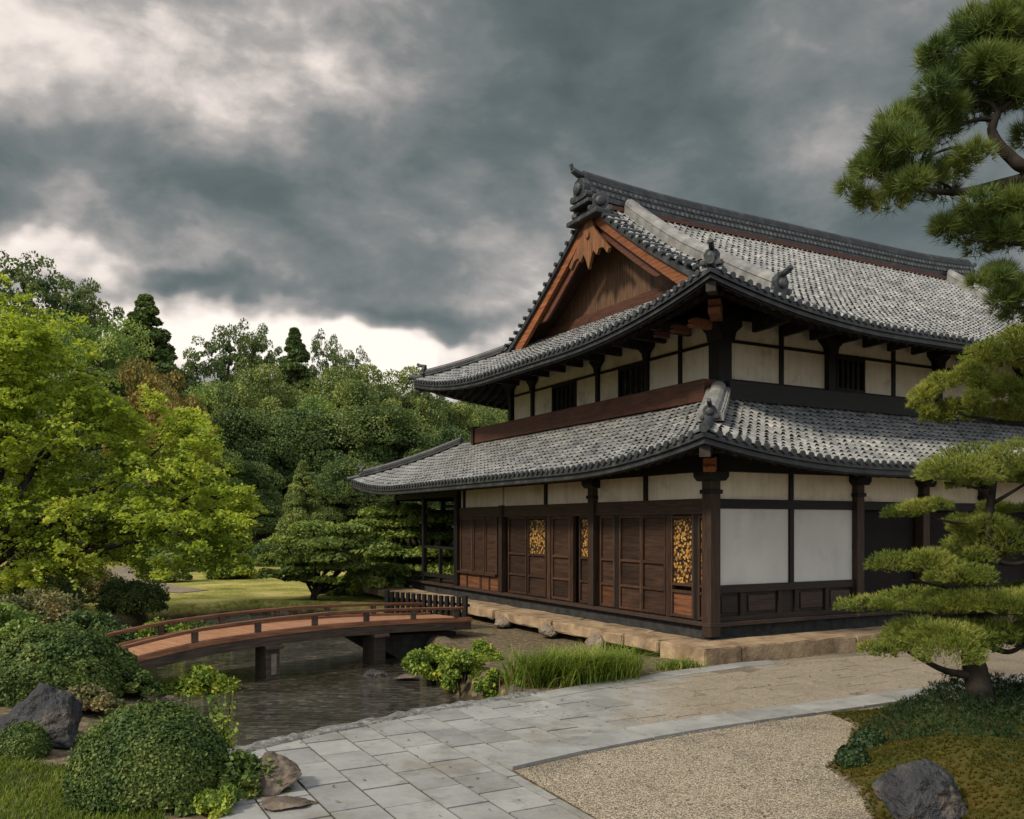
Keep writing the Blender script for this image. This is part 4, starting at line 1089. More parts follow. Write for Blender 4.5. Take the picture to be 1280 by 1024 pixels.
for px in (335, 470):
    s = br_s(px)+.1
    mb = MB(); mb.box(s-.14, s+.14, .0, .42, -1.0, float(bz(s))-.292); mb.build('pier', M['bridge_dark'], bridge, bevel=.015)
    mb = MB(); mb.box(s-.17, s+.17, -.10, BW+.10, float(bz(s))-.29, float(bz(s))-.222); mb.build('pier_beam', M['bridge_dark'], bridge, bevel=.01)
    if px == 335:
        mb = MB(); mb.box(s-.045, s+.06, -.022, -.003, -.36, .02); mb.build('pier_plate', M['boulder'], bridge)
mb = MB(); mb.prism([(BL-2.3, .10), (BL+.2, .0), (BL+.2, -.75), (BL-1.2, -.55)], 'xz', .35, BW-.3); mb.build('abutment', M['footing'], bridge)
# stone landing at the hall end of the bridge
lx, ly = loc2w(-1.6, 8.6)
# low fence
f0, f1 = at(484, 760, 22.5), at(581, 772, 20.6)
fence = thing('picket_fence', 'low dark picket fence with pale gaps between the bridge end and the platform', 'fence', (f0[0], f0[1], 0), math.atan2(f1[1]-f0[1], f1[0]-f0[0]))
FL = math.hypot(f1[0]-f0[0], f1[1]-f0[1])
for s in np.linspace(0, FL, 15):
    mb = MB(); wdt = .075 if s in (0, FL) else .05
    mb.box(s-wdt, s+wdt, -.035, .035, -.25, .66+.04*(wdt > .06)); mb.build('picket', M['wood_black'], fence, bevel=.008)
for z in (.18, .47):
    mb = MB(); mb.box(-.1, FL+.1, .037, .075, z-.035, z+.035); mb.build('fence_rail', M['pillar'], fence)

# ------------------------------------------------------------------ vegetation generators
def leaf_quads(C, size, r, up=.6, normals=None, aspect=1.7, spread=.8):
    n = len(C); size = np.broadcast_to(np.asarray(size, float), (n,))*r.uniform(.65, 1.35, n)
    N = r.normal(0, spread, (n, 3))+np.array([0, 0, up])
    if normals is not None: N = N+normals
    N /= np.linalg.norm(N, axis=1)[:, None]+1e-9
    T = np.cross(N, r.normal(0, 1, (n, 3))); T /= np.linalg.norm(T, axis=1)[:, None]+1e-9
    Bv = np.cross(N, T)
    a = (size*.5*aspect**.5)[:, None]; b = (size*.5/aspect**.5)[:, None]
    V = np.stack([C-T*a, C+Bv*b-T*a*.1, C+T*a, C-Bv*b-T*a*.1], 1)
    return V.reshape(-1, 3), np.arange(4*n).reshape(n, 4)
def needle_tris(C, D, length, r, k=12, width=.012, spread=.55):
    """tufts: k thin triangles leaving each point C around direction D"""
    n = len(C); C = np.repeat(C, k, 0); D = np.repeat(D, k, 0)
    d = D+r.normal(0, spread, (n*k, 3)); d /= np.linalg.norm(d, axis=1)[:, None]
    s = np.cross(d, r.normal(0, 1, (n*k, 3))); s /= np.linalg.norm(s, axis=1)[:, None]+1e-9
    L = (length*r.uniform(.6, 1.2, n*k))[:, None]
    V = np.stack([C-s*width*.5, C+s*width*.5, C+d*L], 1)
    return V.reshape(-1, 3), np.arange(3*n*k).reshape(-1, 3)
def clump_pts(centers, radii, per, r, zmin=-.55, shell=(.70, 1.05)):
    P, N = [], []
    for c, rad, n in zip(centers, radii, per):
        d = sphere_dirs(int(n), r, zmin); k = r.uniform(shell[0], shell[1], len(d))[:, None]
        P.append(np.asarray(c)+d*k*np.asarray(rad)); N.append(d)
    return np.concatenate(P), np.concatenate(N)
def limbs(mb, base, top, targets, r0, r, n=6, start=(.3, .8)):
    base, top = np.array(base, float), np.array(top, float)
    mid = (base+top)/2+np.array([r.normal(0, .04), r.normal(0, .04), 0])*np.linalg.norm(top-base)
    tr = curve_pts([base, base*.7+mid*.3, mid, top], 5)
    m = len(tr); rad = r0*(1-.72*np.linspace(0, 1, m)); rad[0] *= 1.35; mb.tube(tr, list(rad), 9)
    for t in targets:
        t = np.array(t, float); f = r.uniform(*start); i = int(f*(m-1)); s = tr[i]
        q = s*.5+t*.5+np.array([0, 0, -.08*np.linalg.norm(t-s)])+r.normal(0, .05, 3)*np.linalg.norm(t-s)
        c = curve_pts([s, q, t], 5); rr = rad[i]*.55
        mb.tube(c, list(rr*(1-.8*np.linspace(0, 1, len(c)))+.008), n)
def make_tree(name, label, cat, loc, cents, rads, per, leaf, lsize, mat, seed, trunk_r, trunk_top=None, group=None, up=.6, rz=0, scale=1.0, zmin=-.55, aspect=1.6, nlimb=14, bark='bark', shell=(.70, 1.05), out=.5, lean=(0, 0), start=(.3, .8)):
    r = np.random.default_rng(seed)
    t = thing(name, label, cat, loc, rz, group)
    cents = [np.array(c, float) for c in cents]
    P, N = clump_pts(cents, rads, per, r, zmin, shell)
    V, F = leaf_quads(P, lsize, r, up, N*out, aspect)
    mesh_obj('crown', V, F, mat, t)
    mb = MB(); top = trunk_top if trunk_top is not None else (lean[0], lean[1], max(c[2] for c in cents)*.9)
    order = r.permutation(len(cents))[:nlimb]
    limbs(mb, (0, 0, -.15), top, [cents[i] for i in order], trunk_r, r, 6, start)
    mb.build('trunk', M[bark], t, smooth=True)
    t.scale = (scale, scale, scale)
    return t

# ------------------------------------------------------------------ forest (prototypes about 12 m high, crown about 9 m wide)
def dome(n, w, h, base, r, cr=(.9, 1.6)):
    C, R_, K = [], [], []
    for i in range(n):
        d = sphere_dirs(1, r, -.35)[0]; k = r.uniform(.45, 1)**.5
        c = np.array([d[0]*w*k, d[1]*w*k, base+(d[2]*.5+.5)*h*k+h*.08]); C.append(c)
        s = r.uniform(*cr); R_.append((s*1.15, s*1.15, s*.78)); K.append(0)
    return C, R_
FOREST = {}
def proto(kind, seed):
    r = np.random.default_rng(seed)
    if kind == 'round':   C, R_ = dome(46, 3.5, 8.6, 2.6, r, (.6, 1.9)); mat, ls, per = 'leaf_dark', .145, 950
    if kind == 'green':   C, R_ = dome(44, 3.6, 8.2, 2.8, r, (.6, 1.85)); mat, ls, per = 'leaf_mid', .14, 950
    if kind == 'olive':   C, R_ = dome(46, 3.7, 8.7, 2.4, r, (.6, 1.8)); mat, ls, per = 'leaf_olive', .14, 950
    if kind == 'rust':    C, R_ = dome(52, 3.6, 7.5, 3.0, r, (.7, 1.3)); mat, ls, per = 'leaf_rust', .15, 560
    if kind == 'airy':
        C, R_ = dome(150, 4.3, 7.5, 4.6, r, (.28, .62)); mat, ls, per = 'leaf_dark', .15, 95
    if kind == 'cone':
        C, R_ = [], []
        for i in range(150):
            h = (i+r.uniform(0, 1))/150; h = h*1.0; a = r.uniform(0, 6.28); w = (1-h)*3.7*r.uniform(.4, 1)
            C.append(np.array([w*math.cos(a), w*math.sin(a), 1.6+10.2*h])); s = .20+1.0*(1-h); R_.append((s*1.2, s*1.2, s*.75))
        mat, ls, per = 'leaf_dark', .15, 330
    if kind == 'lightcone':
        C, R_ = [], []
        for i in range(150):
            h = (i+r.uniform(0, 1))/150*.97; a = r.uniform(0, 6.28); w = (1-h)**.9*4.1*r.uniform(.45, 1)
            C.append(np.array([w*math.cos(a), w*math.sin(a), .9+10.6*h])); s = .28+.95*(1-h); R_.append((s*1.15, s*1.15, s*.7))
        mat, ls, per = 'leaf_olive', .18, 260
    return C, R_, mat, ls, per
used = {}
hills_rng = np.random.default_rng(99)
def forest(kind, px, py, wpx, Y, label, group=None, base=None):
    """a woodland tree whose top shows at (px, py) and whose crown is wpx wide, standing at depth Y"""
    X, _, ztop = at(px, py, Y); zb = tz(X, Y)-.1 if base is None else base
    Hh = max(2.0, (ztop-zb)*1.03); sw = wpx/FPX*Y/9.2; sh = Hh/12.0
    rz = hills_rng.uniform(0, 6.28)
    if kind in ('cone', 'lightcone'): sw *= 1.9 if kind == 'cone' else 1.35
    if kind not in used:
        C, R_, mat, ls, per = proto(kind, 200+len(used))
        t = make_tree({'cone': 'conifer_tree', 'lightcone': 'conifer_tree'}.get(kind, 'broadleaf_tree'), label, 'tree', (X, Y, zb), C, R_, [per]*len(C), None, ls, M[mat], 300+len(used), .32, group=group)
        t.rotation_euler = (0, 0, rz); t.scale = (sw, sw, sh); used[kind] = t
    else:
        t = copy_thing(used[kind], (X, Y, zb), rz, (sw, sw, sh), label, group)
        if group is None and 'group' in t: del t['group']
        elif group: t['group'] = group
    return t
G_ = 'woodland trees on the hillside'
forest('airy', 30, 345, 190, 84, 'tall dark flat-topped tree on the skyline at the far left edge')
forest('airy', 95, 372, 150, 86, 'dark open-crowned tree on the skyline, second from the far left edge')
forest('green', 125, 400, 150, 66, 'mid green rounded tree rising behind the yellow-green tree')
forest('cone', 182, 376, 150, 74, 'tall dark pointed tree with bluish foliage left of the skyline gap')
forest('rust', 195, 440, 130, 54, 'rusty orange-green tree on the wooded hill, the upper one')
forest('rust', 225, 475, 100, 50, 'rusty orange-green tree on the wooded hill, the lower one')
forest('airy', 288, 428, 120, 82, 'dark open-crowned tree against the bright sky left of the pointed conifer')
forest('airy', 318, 424, 90, 85, 'dark open-crowned tree on the skyline just left of the pointed conifer')
forest('cone', 368, 416, 100, 78, 'pointed conifer on the skyline in the middle of the hill')
forest('airy', 408, 436, 70, 84, 'small airy dark tree on the skyline right of the pointed conifer')
forest('airy', 440, 452, 60, 88, 'small airy dark tree on the skyline right of the other, further from the conifer')
forest('olive', 330, 470, 140, 64, 'olive green rounded tree below the pointed conifer')
forest('green', 265, 480, 110, 66, 'mid green rounded tree below the open-crowned skyline trees')
forest('olive', 440, 468, 150, 68, 'broad olive tree in the middle of the hill crest')
forest('olive', 505, 472, 130, 72, 'broad olive tree on the crest nearest the temple roof tip')
forest('airy', 535, 488, 60, 70, 'airy dark tree just under the temple roof tip')
forest('green', 562, 500, 110, 84, 'mid green rounded tree left of the upper storey wall')
forest('lightcone', 378, 572, 66, 50, 'light olive pyramid-shaped tree at the edge of the lawn', base=None)
G2 = 'dark trees massed in the lower wood'
for (k, px, py, w, Y) in (('round', 285, 520, 150, 58), ('round', 350, 515, 150, 60), ('round', 420, 520, 150, 61), ('green', 395, 500, 110, 63), ('round', 480, 515, 150, 63), ('round', 540, 540, 130, 66),
                          ('round', 300, 580, 130, 54), ('round', 440, 580, 130, 55), ('round', 500, 590, 130, 56), ('green', 250, 560, 130, 52), ('round', 210, 510, 140, 60), ('round', 130, 470, 170, 62),
                          ('round', 60, 440, 170, 64), ('green', 50, 400, 170, 70), ('round', 0, 430, 170, 66), ('round', -40, 400, 170, 70), ('round', -60, 500, 190, 58), ('round', 600, 560, 130, 70), ('round', 660, 560, 130, 74),
                          ('round', 40, 560, 160, 56), ('round', 120, 570, 150, 55), ('round', 190, 590, 140, 54), ('round', 330, 625, 100, 53), ('round', 420, 635, 90, 54), ('green', 480, 640, 90, 54), ('round', 560, 610, 120, 60),
                          ('round', 250, 640, 100, 56), ('round', 620, 600, 120, 60), ('round', 700, 560, 140, 66), ('olive', 590, 512, 110, 74), ('round', 635, 508, 110, 86), ('round', 580, 508, 100, 80), ('round', 545, 505, 90, 76), ('round', 160, 640, 110, 56), ('round', 80, 640, 120, 57)):
    forest(k, px, py, w, Y, 'dark bushy woodland tree packed among others below the crest' if k == 'round' else ('mid green woodland tree packed among dark ones below the crest' if k == 'green' else 'olive woodland tree low behind the hall'), G2 if k != 'olive' else None)
# far wooded ridge, one mass
def far_wood():
    r = np.random.default_rng(17); C, R_ = [], []
    for i in range(420):
        X = r.uniform(-170, 130); Y = r.uniform(130, 210); s = r.uniform(3.5, 6)
        C.append((X, Y, tz(X, Y)+s*.8)); R_.append((s, s, s*.9))
    P, N = clump_pts(C, R_, [90]*len(C), r)
    V, F = leaf_quads(P, 1.1, r, .6, N*.5)
    tag(mesh_obj('far_wood', V, F, M['leaf_dark']), kind='stuff')
far_wood()

# ------------------------------------------------------------------ large yellow-green tree on the left
def lime_tree():
    Y0 = 22.0; bx, by = at(-30, 700, Y0)[:2]; bz0 = tz(bx, by)
    r = np.random.default_rng(21); C, R_, K = [], [], []
    blobs = [(20, 400, 60), (55, 425, 50), (10, 470, 70), (80, 475, 50), (115, 510, 44), (45, 520, 70), (-20, 540, 70), (150, 510, 40), (100, 555, 65), (30, 590, 75), (165, 560, 50), (210, 545, 45), (235, 525, 30), (225, 590, 55), (255, 610, 50), (285, 625, 38),
             (150, 620, 65), (90, 640, 70), (205, 640, 55), (255, 655, 45), (285, 680, 26), (270, 700, 22), (200, 680, 40), (140, 675, 45), (20, 650, 80), (60, 690, 55), (-40, 450, 80), (-60, 620, 90), (-90, 520, 90), (295, 648, 22), (300, 630, 18), (180, 515, 26),
             (-80, 420, 70), (5, 395, 50), (160, 545, 46), (250, 560, 35), (300, 640, 26), (312, 632, 14), (280, 665, 30), (290, 700, 20), (300, 685, 16), (255, 690, 30), (225, 700, 30), (170, 705, 25), (245, 520, 22), (262, 585, 28), (100, 700, 40), (30, 720, 40), (265, 555, 18), (300, 612, 16)]
    for px, py, rad in blobs:
        n = max(4, int(rad/6.5))
        for i in range(n):
            q = r.normal(0, .5, 2)*rad; yy = Y0+r.normal(0, 1.0)
            c = np.array(at(px+q[0], py+q[1]*.75, yy)); s = rad/FPX*Y0*r.uniform(.32, .55)
            C.append(c-np.array([bx, by, bz0])); R_.append((s*1.2, s*1.2, s*.62)); K.append(int(1150*s+130))
    t = thing('maple_tree', 'large spreading yellow-green tree at the left edge of the garden', 'tree', (bx, by, bz0))
    P, N, tw = [], [], MB()
    for c, rr in zip(C, R_):
        s_ = rr[0]; out = np.array([c[0], c[1]*.6, 0.0]); out /= np.linalg.norm(out)+1e-6
        for k in range(int(4+6.2*s_)):
            d = out*.8+r.normal(0, .75, 3)*np.array([1, 1, .35])+np.array([0, 0, .10]); d /= np.linalg.norm(d)
            st = c-out*s_*.4+r.normal(0, .28, 3)*s_*np.array([1, 1, .75]); L = s_*r.uniform(.7, 1.5); m = int(22+36*s_)
            u = r.uniform(0, 1, m)**.8
            q = st+d*(L*u)[:, None]+np.array([0, 0, -.22])*(L*u*u)[:, None]+r.normal(0, 1, (m, 3))*np.array([.085, .085, .045])*(1.15-.6*u)[:, None]
            P.append(q); N.append(np.tile([0, 0, .5], (m, 1)))
            if k % 4 == 0: tw.tube([st-d*.25*L, st+d*.4*L, st+d*L*.95+np.array([0, 0, -.2*L])], [.016, .010, .004], 4)
    P = np.concatenate(P); N = np.concatenate(N); V, F = leaf_quads(P, .082, r, .7, N, 1.5, .8)
    mesh_obj('crown', V, F, M['leaf_lime'], t); tag(tw.build('twigs', M['bark'], t), kind='stuff')
    mb = MB(); tg = [np.array(at(*q))-np.array([bx, by, bz0]) for q in ((62, 432, 22), (215, 545, 21.5), (170, 590, 21.3), (100, 520, 21.4), (40, 600, 21), (245, 640, 21.6), (140, 470, 22), (10, 420, 22.5), (-40, 520, 21.5), (90, 640, 21.2), (190, 650, 22), (270, 600, 22))]
    tr = curve_pts([(0, 0, -.2), (.25, 0, 1.2), (.1, .1, 2.6), (.5, .1, 4.2), (.9, .2, 6.0)], 5); mb.tube(tr, list(np.linspace(.36, .07, len(tr))), 9)
    for g_ in tg:
        i = int(np.clip((g_[2]*.42)/6.0, .16, .8)*(len(tr)-1)); s0 = tr[i]
        c_ = curve_pts([s0, s0*.6+g_*.4+np.array([0, 0, .10]), s0*.25+g_*.75+r.normal(0, .12, 3), g_], 5); mb.tube(c_, list(np.linspace(.10, .015, len(c_))), 6)
    mb.build('trunk', M['bark'], t, smooth=True)
lime_tree()

# ------------------------------------------------------------------ layered garden trees on the lawn
def layered_tree(label, base, blobs, Y0, mat, seed, lsize, tr, top, name='garden_tree', dens=1.0, trunks=1):
    r = np.random.default_rng(seed); bx, by = base; zb = tz(bx, by); C, R_, K = [], [], []
    for px, py, hw, hh in blobs:
        n = max(3, int(hw/12))
        for i in range(n):
            q = r.uniform(-.75, .75, 2); s = hw/FPX*Y0*r.uniform(.4, .62); sh = hh/FPX*Y0*r.uniform(.7, 1.1)
            c = np.array(at(px+q[0]*hw, py+abs(q[0])**2*hh*1.2, Y0+q[1]*hw/FPX*Y0))
            C.append(c-np.array([bx, by, zb])); R_.append((s, s, sh)); K.append(int(dens*1500*s*s+160))
    return make_tree(name, label, 'tree', (bx, by, zb), C, R_, K, None, lsize, M[mat], seed+1, tr, trunk_top=top, up=1.0, nlimb=26, zmin=-.3, shell=(.45, 1.05), aspect=2.4, out=.3)
b1 = gnd(390, 748)
layered_tree('small spreading tree with layered feathery crown on the lawn', b1, [(405, 660, 55, 9), (370, 676, 45, 9), (430, 680, 60, 10), (390, 697, 60, 10), (355, 715, 30, 9), (430, 708, 60, 10), (445, 725, 35, 9), (350, 697, 30, 8), (385, 722, 30, 6)], b1[1], 'leaf_layer', 41, .11, .13, (.4, .2, 2.0))
b2 = gnd(520, 738)
layered_tree('wide layered evergreen behind the veranda posts', b2, [(500, 640, 60, 10), (560, 650, 80, 11), (470, 655, 45, 9), (520, 668, 90, 11), (600, 670, 60, 11), (480, 690, 60, 11), (550, 692, 80, 11), (520, 712, 80, 11), (600, 705, 60, 11), (460, 720, 40, 10), (560, 728, 60, 9), (640, 680, 50, 12)], b2[1], 'leaf_layer', 43, .12, .2, (.2, .2, 2.6))

# ------------------------------------------------------------------ shrubs
def bush(name, label, x, y, r3, mat, seed, lsize=.06, n=6000, clipped=True, group=None, cat='shrub', zoff=0.0, aspect=1.7, bump_=.075, dens=1.0):
    r = np.random.default_rng(seed); zb = tz(x, y)+zoff; t = thing(name, label, cat, (x, y, zb), 0, group)
    from mathutils import noise as mn
    if clipped:
        d = sphere_dirs(n, r, -.25); sd = Vector(r.uniform(-30, 30, 3))
        k = np.array([1+bump_*mn.noise(Vector(q)*2.6+sd)+bump_*.7*mn.noise(Vector(q)*7+sd) for q in d])*np.where(r.random(n) < .035, r.uniform(1.02, 1.11, n), r.uniform(.91, 1.03, n))
        P = d*k[:, None]*np.array(r3); P[:, 2] = P[:, 2]+r3[2]*.22
        V, F = leaf_quads(P, lsize, r, .25, d*.9, aspect, .55)
        mesh_obj('foliage', V, F, M[mat], t)
        # solid filler core, added to stop see-through and keep the inside dark
        bm = bmesh.new(); bmesh.ops.create_icosphere(bm, subdivisions=3, radius=1)
        for v in bm.verts: v.co = Vector((v.co.x*r3[0]*.90, v.co.y*r3[1]*.90, v.co.z*r3[2]*.90+r3[2]*.20))
        me = bpy.data.meshes.new('stems_or_core'); bm.to_mesh(me); bm.free(); me.materials.append(M['leaf_box'])
        o = bpy.data.objects.new('stems_or_core', me); col.objects.link(o); o.parent = t
    else:
        m = int(16+r3[0]*r3[1]*26); C, R_, K = [], [], []
        for i in range(m):
            d = sphere_dirs(1, r, -.1)[0]; q = r.uniform(.35, 1)**.5*.85
            C.append(d*q*np.array(r3)+np.array([0, 0, r3[2]*.15])); s = min(r3)*r.uniform(.18, .46); R_.append((s, s, s*.8)); K.append(int(n/m))
        P, N = clump_pts(C, R_, K, r, -.5, (.4, 1.1))
        V, F = leaf_quads(P, lsize, r, .5, N*.4, aspect)
        mesh_obj('foliage', V, F, M[mat], t)
        mb = MB()
        for c in C[:12]: mb.tube(curve_pts([(r.normal(0, .05), r.normal(0, .05), -.1), c*np.array([.5, .5, .45]), c], 4), list(np.linspace(.02, .006, 9)), 5)
        mb.build('stems_or_core', M['bark'], t)
    return t
def gb(px, py, z=0): return gnd(px, py, z)
# clipped round bushes on the left
x, y = gb(174, 1003, .1); y += .55; bush('clipped_shrub', 'large dome-clipped dark green shrub at the bottom left beside the lawn', x-.14, y, (.66, .62, .64), 'leaf_box', 61, .024, 60000, aspect=1.5, bump_=.035)
x, y = gb(28, 880, .1); bush('clipped_shrub', 'wide mounded dark green shrub behind the dark boulder', x, y+.7, (.92, .9, .74), 'leaf_box', 62, .036, 44000, aspect=1.5, bump_=.12)
x, y = gb(20, 948, .1); bush('clipped_shrub', 'small rounded shrub at the left edge below the dark boulder', x, y+.12, (.24, .22, .25), 'leaf_box', 63, .024, 12000, aspect=1.5)
x, y = gb(140, 868, .0); bush('clipped_shrub', 'dark green shrub spilling over a pale stone at the foot of the bridge', x-.12, y+.3, (.36, .34, .48), 'leaf_box', 64, .038, 10000, aspect=1.5, bump_=.12)
# looser bushes along the left bank, behind
for i, (px, py, Y, r3, mat, lab) in enumerate((
    (35, 775, 17.5, (1.4, 1.1, .95), 'leaf_redbush', 'reddish green bush on the left bank beneath the yellow-green tree'),
    (95, 790, 17.0, (1.1, .9, .62), 'leaf_dark', 'dark spreading bush on the left bank just above the bridge handrail'),
    (-10, 800, 15.5, (1.2, .9, .9), 'leaf_mid', 'green bush at the left edge above the mounded shrub'),
    (205, 765, 20.5, (1.0, .8, .95), 'leaf_bush', 'light green loose bush on the bank behind the bridge'),
    (255, 768, 22.0, (1.1, .9, .80), 'leaf_olive', 'olive bush on the bank behind the middle of the bridge'),
    (165, 740, 24.0, (1.0, .9, .8), 'leaf_dark', 'dark bush on the far left bank beside the lawn path'),
    (205, 722, 36.0, (1.1, 1.0, 1.0), 'leaf_olive', 'rounded olive bush standing by the path on the lawn'),
    (210, 700, 44.0, (1.6, 1.3, 1.5), 'leaf_mid', 'rounded green bush at the back of the lawn by the path'),
    (110, 745, 27.0, (1.5, 1.2, .9), 'leaf_redbush', 'reddish low bush at the left of the lawn'),
    (40, 735, 24.0, (1.8, 1.4, 1.1), 'leaf_dark', 'dark bush beneath the yellow-green tree at the left edge'),
    (290, 722, 38.0, (1.1, 1.0, 1.0), 'leaf_bush', 'light green bush on the lawn under the drooping yellow-green sprays'),
    (300, 770, 26.5, (1.0, .6, .45), 'leaf_olive', 'low olive bush on the far pond bank'),
    (350, 705, 50.0, (2.2, 1.5, 1.4), 'leaf_dark', 'dark bush at the back of the lawn behind the layered tree'),
    (440, 745, 30.5, (1.6, 1.0, .6), 'leaf_bush', 'bright low bush at the foot of the layered trees'),
    (520, 750, 30.0, (1.6, .9, .6), 'leaf_mid', 'low green bush beside the picket fence'))):
    X = (px-HX)/FPX*Y; bush('bush', lab, X, Y, r3, mat, 80+i, .060 if Y < 30 else .10, 15000, clipped=False)
for i, (px, py, r3, mat, lab) in enumerate(((165, 872, (.42, .34, .40), 'leaf_box', 'dark shrub on the soil beneath the left end of the bridge'),
                                            (110, 900, (.40, .30, .30), 'leaf_redbush', 'low reddish shrub between the dark boulder and the pond'),
                                            (205, 905, (.34, .26, .22), 'leaf_mid', 'low green shrub at the pond edge behind the large clipped dome'),
                                            (20, 985, (.0, .0, .0), 'leaf_mid', ''))):
    if not lab: continue
    x, y = gb(px, py, 0); bush('bush', lab, x, y, r3, mat, 180+i, .045, 6000, False)
# bushes in and by the water
x, y = gb(252, 862, -.4); bush('bush', 'green leafy bush growing out of the water under the bridge', x, y, (.62, .5, .50), 'leaf_bush', 101, .07, 5000, False, zoff=.35)
for i, (px, py, r3, mat, lab) in enumerate(((560, 832, (.56, .5, .46), 'leaf_bush', 'rounded bright green bush on the right pond bank nearest the bridge'),
                                            (597, 845, (.50, .46, .44), 'leaf_bush', 'yellow-green bush on the right pond bank, second from the bridge'),
                                            (650, 858, (.46, .40, .36), 'leaf_bush', 'small yellow-green bush on the right pond bank next to the grass clump'), (676, 850, (.40, .36, .36), 'leaf_bush', 'yellow-green bush pressed against the ornamental grass clump'), (612, 826, (.46, .42, .40), 'leaf_bush', 'yellow-green bush behind the others on the right pond bank'))):
    x, y = gb(px, py, -.15); o = bush('bush', lab, x-.22, y-.32, (r3[0], r3[1], r3[2]+.14), mat, 105+i, .05, 10000, False); o.location.z = -.34
def blades(name, pts, length, r, mat, parent=None, width=.012, lean=.35, kind=None):
    n = len(pts); P = np.asarray(pts, float); L = (length*r.uniform(.55, 1.15, n))[:, None]
    a = r.uniform(0, 2*math.pi, n); dr = np.stack([np.cos(a), np.sin(a), 0*a], 1); sd = np.stack([-np.sin(a), np.cos(a), 0*a], 1)
    ln = (lean*r.uniform(.2, 1.4, n))[:, None]; up = np.array([0, 0, 1.0])
    w = width*r.uniform(.7, 1.3, n)[:, None]
    m = P+up*L*.55+dr*L*ln*.35; t = P+up*L*(1-.25*ln)+dr*L*ln*1.1
    V = np.stack([P-sd*w, P+sd*w, m-sd*w*.8, m+sd*w*.8, t], 1).reshape(-1, 3)
    b = np.arange(n)[:, None]*5
    F = np.concatenate([b+np.array([0, 1, 3]), b+np.array([0, 3, 2]), b+np.array([2, 3, 4])], 1).reshape(-1, 3)
    o = mesh_obj(name, V, F, M[mat], parent)
    if kind: tag(o, kind=kind)
    return o
r = np.random.default_rng(31)
# ornamental grass on the bank
gx, gy = gb(722, 858); gt = thing('grass_clump', 'tall bright green ornamental grass clump at the corner of the pond', 'grass', (gx, gy, 0))
p = r.normal(0, 1, (3200, 2))*np.array([.50, .22])
p = p[np.abs(p[:, 0]) < 1.05]
blades('blades', np.column_stack([p[:, 0]+.0, p[:, 1]+.45+.35*p[:, 0], 0*p[:, 0]-.03]), .62, r, 'reed', gt, .008, .95)
p = r.normal(0, 1, (260, 2))*np.array([.20, .12]); blades('dry_blades', np.column_stack([p[:, 0]-.58, p[:, 1]+.12, 0*p[:, 0]-.05]), .36, r, 'dry', gt, .006, .8)
gx, gy = gb(848, 836); gt = thing('grass_tuft', 'small grass tuft at the corner of the stone platform', 'grass', (gx, gy, 0))
p = r.normal(0, 1, (420, 2))*np.array([.20, .09]); blades('blades', np.column_stack([p[:, 0], p[:, 1]+.5*p[:, 0]*.3, 0*p[:, 0]-.02]), .22, r, 'reed', gt, .007, .7)
# young plant by the pond
def sprig(label, x, y, h, seed, mat='leaf_bush', ls=.048, n=8, spread=.25, z0=None):
    r = np.random.default_rng(seed); zb = tz(x, y) if z0 is None else z0; t = thing('young_plant', label, 'plant', (x, y, zb)); mb = MB(); P = []
    for i in range(n):
        a = r.uniform(0, 6.28); q = r.uniform(.2, 1)*spread; top = np.array([q*math.cos(a), q*math.sin(a), h*r.uniform(.55, 1)])
        c = curve_pts([(0, 0, -.05), top*np.array([.3, .3, .55]), top], 5); mb.tube(c, list(np.linspace(.008, .003, len(c))), 5)
        for k in range(3, len(c)): P.append(c[k]+r.normal(0, .04, (7, 3)))
    mb.build('stems_or_core', M['bark'], t); P = np.concatenate(P); V, F = leaf_quads(P, ls, r, .6, None, 1.8); mesh_obj('leaves', V, F, M[mat], t)
x, y = gb(283, 922); sprig('young yellow-green plant on the near pond edge', x, y, .98, 33, z0=-.45)
# loose small shrubs by the brown stone
x, y = gb(305, 1000); bush('bush', 'small dark leafy shrub beside the brown rock at the path edge', x, y+.15, (.34, .3, .33), 'leaf_box', 121, .05, 3500, False)
x, y = gb(268, 1022); bush('bush', 'little yellow-green shrub at the foot of the large clipped dome', x, y+.1, (.22, .2, .2), 'leaf_bush', 122, .045, 1600, False)
x, y = gb(215, 1010); bush('bush', 'low dark ground shrub in front of the large clipped dome', x, y-.05, (.5, .2, .16), 'leaf_box', 123, .045, 2500, False)
# ------------------------------------------------------------------ rocks
x, y = gb(50, 932, .1); rock('boulder', 'large dark grey boulder at the left edge below the mounded shrub', x, y+.2, .26, (.52, .40, .42), M['rock'], 131, 'boulder')
x, y = gb(340, 992); rock('boulder', 'brown weathered rock at the edge of the stone path', x-.02, y+.12, .08, (.36, .30, .24), M['rock_brown'], 132, 'boulder')
x, y = gb(352, 1010); rock('flat_stone', 'flat brown stepping stone in front of the brown rock', x, y-.02, .03, (.30, .22, .06), M['rock_brown'], 133, 'stone')
x, y = gb(1160, 1012, .2); rock('boulder', 'dark angular boulder on the mossy mound at the bottom right', x+.02, y+.10, .22, (.44, .34, .34), M['rock'], 233, 'boulder')
x, y = gb(120, 880, 0); rock('boulder', 'brown leaning stone under the shrub at the foot of the bridge', x, y+.05, .12, (.22, .25, .40), M['rock_brown'], 135, 'boulder', .6)
x, y = gb(645, 862); rock('boulder', 'small brown stone at the foot of the pond bank bushes', x, y+.05, -.08, (.20, .16, .14), M['rock_brown'], 136, 'stone')
x, y = gb(512, 842, -.3); rock('boulder', 'small flat stone in the water by the bank bushes', x, y, -.38, (.26, .16, .08), M['rock_brown'], 138, 'stone')
for i, (px, py, lab) in enumerate(((210, 880, 'brown half-submerged stone under the left end of the bridge'), (470, 845, 'dark stone standing in the pond below the bridge'), (190, 895, 'low brown stone at the left pond edge'))):
    x, y = gb(px, py, -.42); rock('boulder', lab, x, y, -.42, (.28, .22, .13), M['rock_brown'] if i != 1 else M['rock'], 140+i, 'stone')

